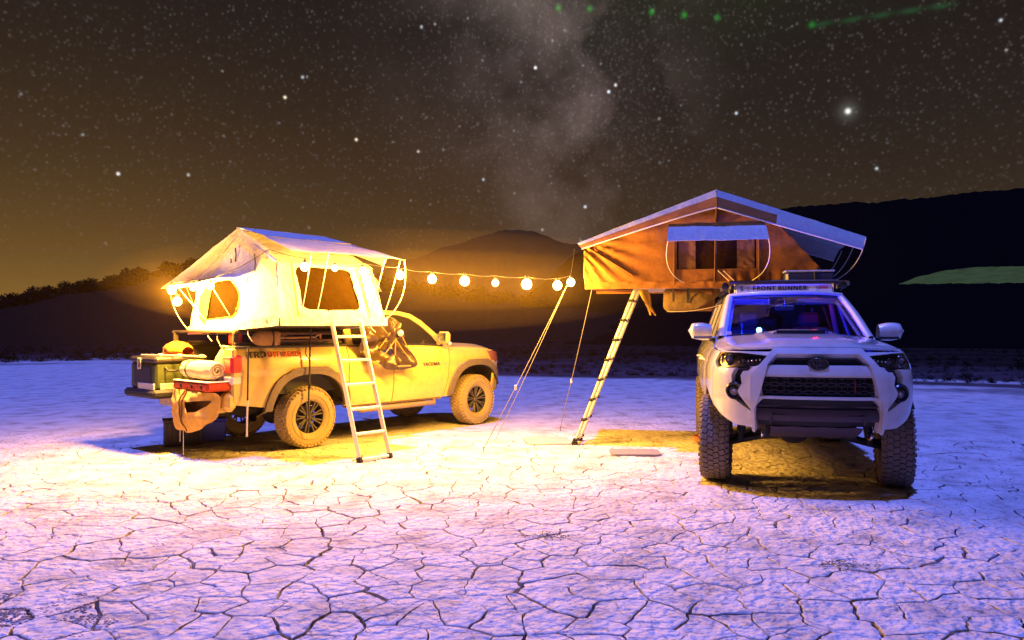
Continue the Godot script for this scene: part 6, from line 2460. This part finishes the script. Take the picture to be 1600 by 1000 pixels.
func materials() -> void:
	M.t_cloth = noise_tex(0.05, 4, 256, [[0.0, 0.86, 0.86, 0.86], [1.0, 1.0, 1.0, 1.0]])
	M.t_folds = noise_tex(0.012, 4, 512, [], true, 5.0, FastNoiseLite.TYPE_SIMPLEX_SMOOTH, 3, true)
	M.t_dirt = noise_tex(0.018, 5, 512, [[0.0, 0.88, 0.87, 0.85], [0.45, 0.97, 0.97, 0.965], [1.0, 1.0, 1.0, 1.0]])
	M.t_clay = noise_tex(0.006, 6, 1024, [[0.0, 0.70, 0.67, 0.66], [0.30, 0.89, 0.88, 0.87], [0.5, 0.95, 0.94, 0.93], [0.75, 1.0, 1.0, 1.0], [1.0, 0.92, 0.91, 0.90]], false, 1.0, FastNoiseLite.TYPE_SIMPLEX_SMOOTH, 9, true)
	M.t_crack = noise_tex(0.016, 3, 1024, [[0.0, 0.0, 0.0, 0.0], [0.10, 0.72, 0.72, 0.72], [0.35, 0.92, 0.92, 0.92], [1.0, 1.0, 1.0, 1.0]], false, 1.0, FastNoiseLite.TYPE_CELLULAR, 4, true)
	M.t_fine = noise_tex(0.030, 2, 1024, [[0.0, 0.62, 0.60, 0.59], [0.05, 0.82, 0.81, 0.80], [0.12, 1.0, 1.0, 1.0], [1.0, 1.0, 1.0, 1.0]], false, 1.0, FastNoiseLite.TYPE_CELLULAR, 24, true)
	M.t_grit = noise_tex(0.05, 4, 512, [], true, 7.0, FastNoiseLite.TYPE_SIMPLEX, 14)
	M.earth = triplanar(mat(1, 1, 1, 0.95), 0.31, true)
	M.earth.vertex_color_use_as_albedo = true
	M.earth.albedo_texture = M.t_clay
	M.earth.normal_enabled = true
	M.earth.normal_texture = M.t_grit
	M.earth.normal_scale = 0.5
	M.clay = triplanar(mat(0.64, 0.60, 0.555, 0.95), 0.31, true)
	M.clay.albedo_texture = M.t_clay
	M.clay.normal_enabled = true
	M.clay.normal_texture = M.t_grit
	M.clay.normal_scale = 0.45
	M.clay.heightmap_enabled = true
	M.clay.heightmap_texture = M.t_crack
	M.clay.heightmap_scale = 0.15
	M.clay.detail_enabled = true
	M.clay.detail_blend_mode = BaseMaterial3D.BLEND_MODE_MUL
	M.clay.detail_albedo = M.t_fine
	M.clay.detail_uv_layer = BaseMaterial3D.DETAIL_UV_1
	M.crumb = mat(0.36, 0.32, 0.29, 0.95)
	M.dark_soil = mat(0.24, 0.19, 0.19, 0.95)
	M.twig = mat(0.10, 0.07, 0.05, 0.9)
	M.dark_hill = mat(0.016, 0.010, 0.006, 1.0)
	M.black_hill = mat(0.004, 0.0035, 0.003, 1.0)  # both hills near black: lying beyond the light is put into their colour
	M.fly_cream = fabric(0.66, 0.58, 0.46, 0.55)
	M.hem = mat(0.62, 0.6, 0.62, 0.8)
	M.far_rock = mat(0.075, 0.045, 0.010, 1.0)  # amber glare over the far mountain is put into this brown
	M.green = triplanar(mat(0.17, 0.215, 0.026, 1.0), 0.03, true)  # grass; the separate light on this slope is put into the green
	M.green.albedo_texture = M.t_clay
	M.leaf = mat(0.012, 0.010, 0.006, 0.9)
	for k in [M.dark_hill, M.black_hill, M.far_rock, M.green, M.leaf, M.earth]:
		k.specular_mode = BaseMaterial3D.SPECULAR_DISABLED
	# vehicles
	M.sand_paint = triplanar(mat(0.64, 0.45, 0.115, 0.36), 0.7)
	M.sand_paint.albedo_texture = M.t_dirt
	M.sand_paint.clearcoat_enabled = true
	M.sand_paint.clearcoat = 0.35
	M.sand_paint.clearcoat_roughness = 0.12
	M.white_paint = triplanar(mat(0.70, 0.69, 0.69, 0.28), 0.5)
	M.white_paint.albedo_texture = M.t_dirt
	M.white_paint.clearcoat_enabled = true
	M.white_paint.clearcoat = 1.0
	M.white_paint.clearcoat_roughness = 0.08
	M.white_panel = mat(0.66, 0.66, 0.66, 0.5)
	M.tyre = triplanar(mat(0.20, 0.165, 0.135, 0.9), 3.0)
	M.tyre.albedo_texture = M.t_dirt
	M.tyre_dusty = triplanar(mat(0.36, 0.27, 0.14, 0.9), 3.0)
	M.tyre_dusty.albedo_texture = M.t_dirt
	M.rim_dark = mat(0.02, 0.02, 0.02, 0.5)
	M.rim_spoke = mat(0.10, 0.085, 0.07, 0.45, 0.3)
	M.flare = triplanar(mat(0.16, 0.125, 0.095, 0.8), 1.5)
	M.flare.albedo_texture = M.t_dirt
	M.black = mat(0.012, 0.012, 0.012, 0.7)
	M.under = mat(0.03, 0.028, 0.026, 0.6)
	M.black_gloss = mat(0.010, 0.010, 0.012, 0.25)
	M.grille_black = mat(0.030, 0.026, 0.030, 0.45)
	M.plastic = mat(0.035, 0.032, 0.030, 0.75)
	M.plum_plastic = triplanar(mat(0.075, 0.055, 0.075, 0.7), 3.0)
	M.plum_plastic.albedo_texture = M.t_dirt
	M.rack = mat(0.03, 0.022, 0.02, 0.55)
	M.step_metal = mat(0.25, 0.18, 0.13, 0.6, 0.2)
	M.chrome = mat(0.7, 0.7, 0.7, 0.12, 1.0)
	M.dark_chrome = mat(0.10, 0.10, 0.11, 0.22, 0.9)
	M.tinted = mat(0.018, 0.015, 0.013, 0.10)
	M.red_lens = mat(0.55, 0.008, 0.006, 0.15)
	M.red_lens.clearcoat_enabled = true
	M.pale_lens = mat(0.72, 0.66, 0.6, 0.12)
	M.lens_red = mat(0.28, 0.10, 0.08, 0.1)
	M.lamp_bowl = mat(0.26, 0.20, 0.21, 0.3, 0.9)
	M.bulb_glass = mat(0.16, 0.15, 0.18, 0.06, 0.3)
	M.fog_glass = mat(0.5, 0.45, 0.5, 0.08, 0.5)
	M.lens_clear = mat(0.0, 0.0, 0.0, 0.03)
	M.lens_clear.transparency = BaseMaterial3D.TRANSPARENCY_ALPHA
	M.lens_clear.albedo_color.a = 0.06
	M.lens_red_clear = M.lens_clear
	M.screen_glass = mat(0.0, 0.0, 0.0, 0.02)
	M.screen_glass.transparency = BaseMaterial3D.TRANSPARENCY_ALPHA
	M.screen_glass.albedo_color.a = 0.04
	M.red_trim = mat(0.35, 0.02, 0.02, 0.4)
	M.dash = mat(0.012, 0.012, 0.013, 0.55)
	M.seat = mat(0.022, 0.020, 0.020, 0.8)
	M.visor = mat(0.12, 0.115, 0.11, 0.85)
	M.decal = mat(0.5, 0.4, 0.42, 0.6)
	M.navy_print = mat(0.015, 0.02, 0.09, 0.6)
	M.red_print = mat(0.45, 0.02, 0.01, 0.6)
	M.pale_sticker = mat(0.75, 0.75, 0.75, 0.5)
	M.pink_sticker = mat(0.62, 0.16, 0.36, 0.5)
	M.red_glow = mat(0.3, 0.0, 0.0, 0.4)
	M.red_glow.emission_enabled = true
	M.red_glow.emission = Color(1.0, 0.05, 0.04)
	M.red_glow.emission_energy_multiplier = 0.3
	M.blue_glow = mat(0.5, 0.7, 1.0, 0.4)
	M.blue_glow.emission_enabled = true
	M.blue_glow.emission = Color(0.45, 0.80, 1.0)
	M.blue_glow.emission_energy_multiplier = 9.0
	M.bulb = mat(1.0, 0.85, 0.6, 0.4)
	M.bulb.emission_enabled = true
	M.bulb.emission = Color(1.0, 0.90, 0.66)
	M.bulb.emission_energy_multiplier = 7.0
	# fabrics
	M.cream = fabric(0.68, 0.65, 0.60, 0.2)
	M.cream.normal_scale = 1.0
	M.fly_pale = fabric(0.52, 0.54, 0.56)
	M.fly_grey = fabric(0.46, 0.50, 0.52, 0.12)
	M.amber_cloth = fabric(0.62, 0.36, 0.06)
	M.mesh_brown = fabric(0.010, 0.006, 0.002)
	M.door_mesh = fabric(0.022, 0.0115, 0.002)
	M.dark_mesh = fabric(0.030, 0.014, 0.008)
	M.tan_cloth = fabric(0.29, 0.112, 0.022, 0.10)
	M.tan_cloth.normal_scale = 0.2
	M.tan_lit = fabric(0.58, 0.42, 0.22, 0.2)  # long tent's end by the bulbs: their light put into the cloth colour
	M.tan_dark = fabric(0.16, 0.07, 0.025)
	for k in [M.mesh_brown, M.door_mesh, M.dark_mesh]:
		k.specular_mode = BaseMaterial3D.SPECULAR_DISABLED
	M.shoe_cloth = fabric(0.16, 0.10, 0.035)
	M.board = mat(0.05, 0.04, 0.03, 0.7)
	M.board_light = mat(0.48, 0.40, 0.32, 0.6)
	M.strap = mat(0.03, 0.025, 0.02, 0.8)
	M.cream_cord = mat(0.6, 0.55, 0.45, 0.7)
	M.rope = mat(0.22, 0.19, 0.15, 0.8)
	M.alu = mat(0.72, 0.70, 0.66, 0.38, 0.55)
	M.cool_green = triplanar(mat(0.055, 0.075, 0.018, 0.45), 2.0)
	M.cool_green.albedo_texture = M.t_dirt
	M.cool_dark = mat(0.022, 0.018, 0.020, 0.45)
	M.pale_plastic = mat(0.62, 0.55, 0.46, 0.5)
	M.orange_cloth = fabric(0.62, 0.17, 0.015)
	M.red_cloth = fabric(0.50, 0.050, 0.012)
	M.bed_cloth = fabric(0.66, 0.55, 0.36)
	M.ochre = fabric(0.62, 0.37, 0.08)
	M.ochre_dark = fabric(0.16, 0.08, 0.02)
	M.crate = mat(0.045, 0.040, 0.055, 0.6)
	M.blue_plastic = mat(0.03, 0.06, 0.80, 0.4)
	M.red_plastic = mat(0.45, 0.015, 0.012, 0.4)
	M.bag_tan = fabric(0.36, 0.20, 0.06)
	M.wood = triplanar(mat(0.50, 0.28, 0.09, 0.6), 4.0)
	M.wood.albedo_texture = M.t_dirt
	M.maroon = mat(0.06, 0.018, 0.016, 0.55)
	M.vinyl = mat(0.045, 0.026, 0.012, 0.32)
	M.blue_box = mat(0.03, 0.05, 0.22, 0.45)
	M.mat_pale = triplanar(mat(0.42, 0.38, 0.34, 0.85), 3.0)
	M.mat_pale.albedo_texture = M.t_dirt
	M.mat_grey = triplanar(mat(0.24, 0.22, 0.21, 0.85), 3.0)
	M.mat_grey.albedo_texture = M.t_dirt
	M.terracotta = mat(0.50, 0.16, 0.03, 0.5)

func _ready() -> void:
	rng.seed = 1
	nz.seed = 2
	nz.frequency = 0.01
	nz.fractal_octaves = 3
	nz.noise_type = FastNoiseLite.TYPE_SIMPLEX_SMOOTH
	# camera, sky, overhead light, exposure
	var cam := Camera3D.new()
	cam.name = "camera"
	add_child(cam)
	cam.position = EYE
	cam.rotation_degrees.x = 0.43
	cam.fov = 45.24
	cam.near = 0.05
	cam.far = 5000.0
	cam.current = true
	var env := Environment.new()
	env.background_mode = Environment.BG_SKY
	var sk := Sky.new()
	sk.sky_material = sky()
	env.sky = sk
	env.background_energy_multiplier = 1.0
	env.tonemap_mode = Environment.TONE_MAPPER_LINEAR
	env.tonemap_exposure = 1.0
	env.sdfgi_enabled = true
	env.ssao_enabled = true
	env.ssil_enabled = true
	var we := WorldEnvironment.new()
	we.name = "world_environment"
	we.environment = env
	add_child(we)
	var overhead := DirectionalLight3D.new()
	overhead.name = "overhead_light"  # blue lamp high overhead, cast as parallel light
	overhead.light_color = lin(0.125, 0.18, 1.0)
	overhead.light_energy = 1.6
	overhead.light_angular_distance = 1.5
	overhead.shadow_enabled = true
	add_child(overhead)
	overhead.look_at_from_position(Vector3.ZERO, Vector3(0.06, -1.0, -0.10), Vector3.RIGHT)
	materials()
	# the setting
	var g := ground()
	plates(g)
	hills()
	# vehicles
	var pa := deg_to_rad(49.4)
	var P := Transform3D(Basis(Vector3.UP, pa), Vector3(-3.125, 0, -9.986))
	pickup(P.origin, pa)
	var sa := deg_to_rad(-102.0)
	var S := Transform3D(Basis(Vector3.UP, sa), Vector3(2.80, 0, -7.40))
	offroader(S.origin, sa)
	# tents
	pickup_tent(P * Transform3D(Basis(Vector3.RIGHT, -0.055), Vector3(-0.15, 1.50, 0.57)))
	wagon_tent(S * Transform3D(Basis(), Vector3(-2.34, 1.995, 0.72)))
	ladder("aluminium ladder leaning from the pickup's cream tent to the ground", Vector3(-1.67, 0, -8.45), Vector3(-1.385, 0, -8.74), P * Vector3(-0.23, 1.55, 1.60), P * Vector3(0.18, 1.55, 1.60), 6, false)
	ladder("telescopic ladder seen edge on, leaning from the long tan tent", S * Vector3(-1.80, 0, 2.45), S * Vector3(-2.16, 0, 2.43), S * Vector3(-2.12, 2.0, 1.68), S * Vector3(-2.48, 2.0, 1.66), 8, true)
	# lamps
	var q := func(x: float, y: float, d: float) -> Vector3: return Vector3((x - 800.0) / 1200.0 * d, 1.5 + (509.0 - y) / 1200.0 * d, -d)
	var e := 6.0
	string_lights([
		[q.call(277, 471, 8.85), 0.0, e * 1.6, 1.0], [q.call(268, 453, 8.9), 0.02, e * 1.6, 1.0], [q.call(302, 449, 8.8), 0.02, e * 0.6, 0.8], [q.call(329, 447, 8.7), 0.02, e * 0.8, 0.8],
		[q.call(420, 402, 8.30), 0.06, 0.0, 1.0], [q.call(476, 417, 8.10), 0.02, e * 0.30, 0.9], [q.call(523, 419, 8.40), 0.02, e * 0.24, 0.7], [q.call(566, 423, 8.72), 0.02, e * 0.30, 0.8], [q.call(625, 430, 9.10), 0.02, e, 1.0],
		[q.call(675, 436, 9.15), 0.03, e, 1.05], [q.call(726, 439, 9.15), 0.03, e, 1.15], [q.call(774, 442, 9.2), 0.03, e * 0.7, 0.8], [q.call(823, 444, 9.2), 0.03, e, 1.25], [q.call(871, 446, 9.25), 0.03, e * 0.6, 1.1], [q.call(892, 441, 9.30), 0.02, e * 0.2, 1.0], [q.call(898, 400, 9.35), 0.01, 0.0, 1.0]])
	gear(P, S)
	guy("pair of taut guy ropes from the long tent's lit corner to the lake bed", q.call(886, 446, 9.35), Vector3(-0.34, 0, -9.18), Vector3(-0.22, 0, -9.75))
	guy("single guy rope between the pair of ropes and the telescopic ladder", q.call(925, 452, 9.7), Vector3(0.69, 0, -11.0), Vector3.ZERO)
	debris()
	# added amber fog, there to give the lamps a glowing halo
	env.volumetric_fog_enabled = true
	env.volumetric_fog_density = 0.0
	var close := FogMaterial.new()
	close.density = 0.0055
	close.albedo = lin(0.95, 0.66, 0.18)
	var fm := FogMaterial.new()
	fm.density = 0.0006
	fm.albedo = lin(0.95, 0.60, 0.14)
	for i in 4:
		var t := i / 3.0
		var halo := FogVolume.new()
		halo.name = numbered("halo_fog")
		halo.size = Vector3(lerpf(7.4, 13.0, t), lerpf(1.0, 5.6, t), lerpf(1.8, 7.0, t))
		halo.position = Vector3(-1.5, 2.0 + 0.1 * t, -9.6)
		halo.shape = RenderingServer.FOG_VOLUME_SHAPE_ELLIPSOID
		if i < 2:
			halo.size = Vector3(7.1, 0.75 + 0.5 * i, 1.6 + 0.5 * i)
			halo.position = Vector3(-1.45, 2.04, -9.2)
		halo.material = close if i < 2 else fm
		halo.set_meta("kind", "stuff")
		add_child(halo)
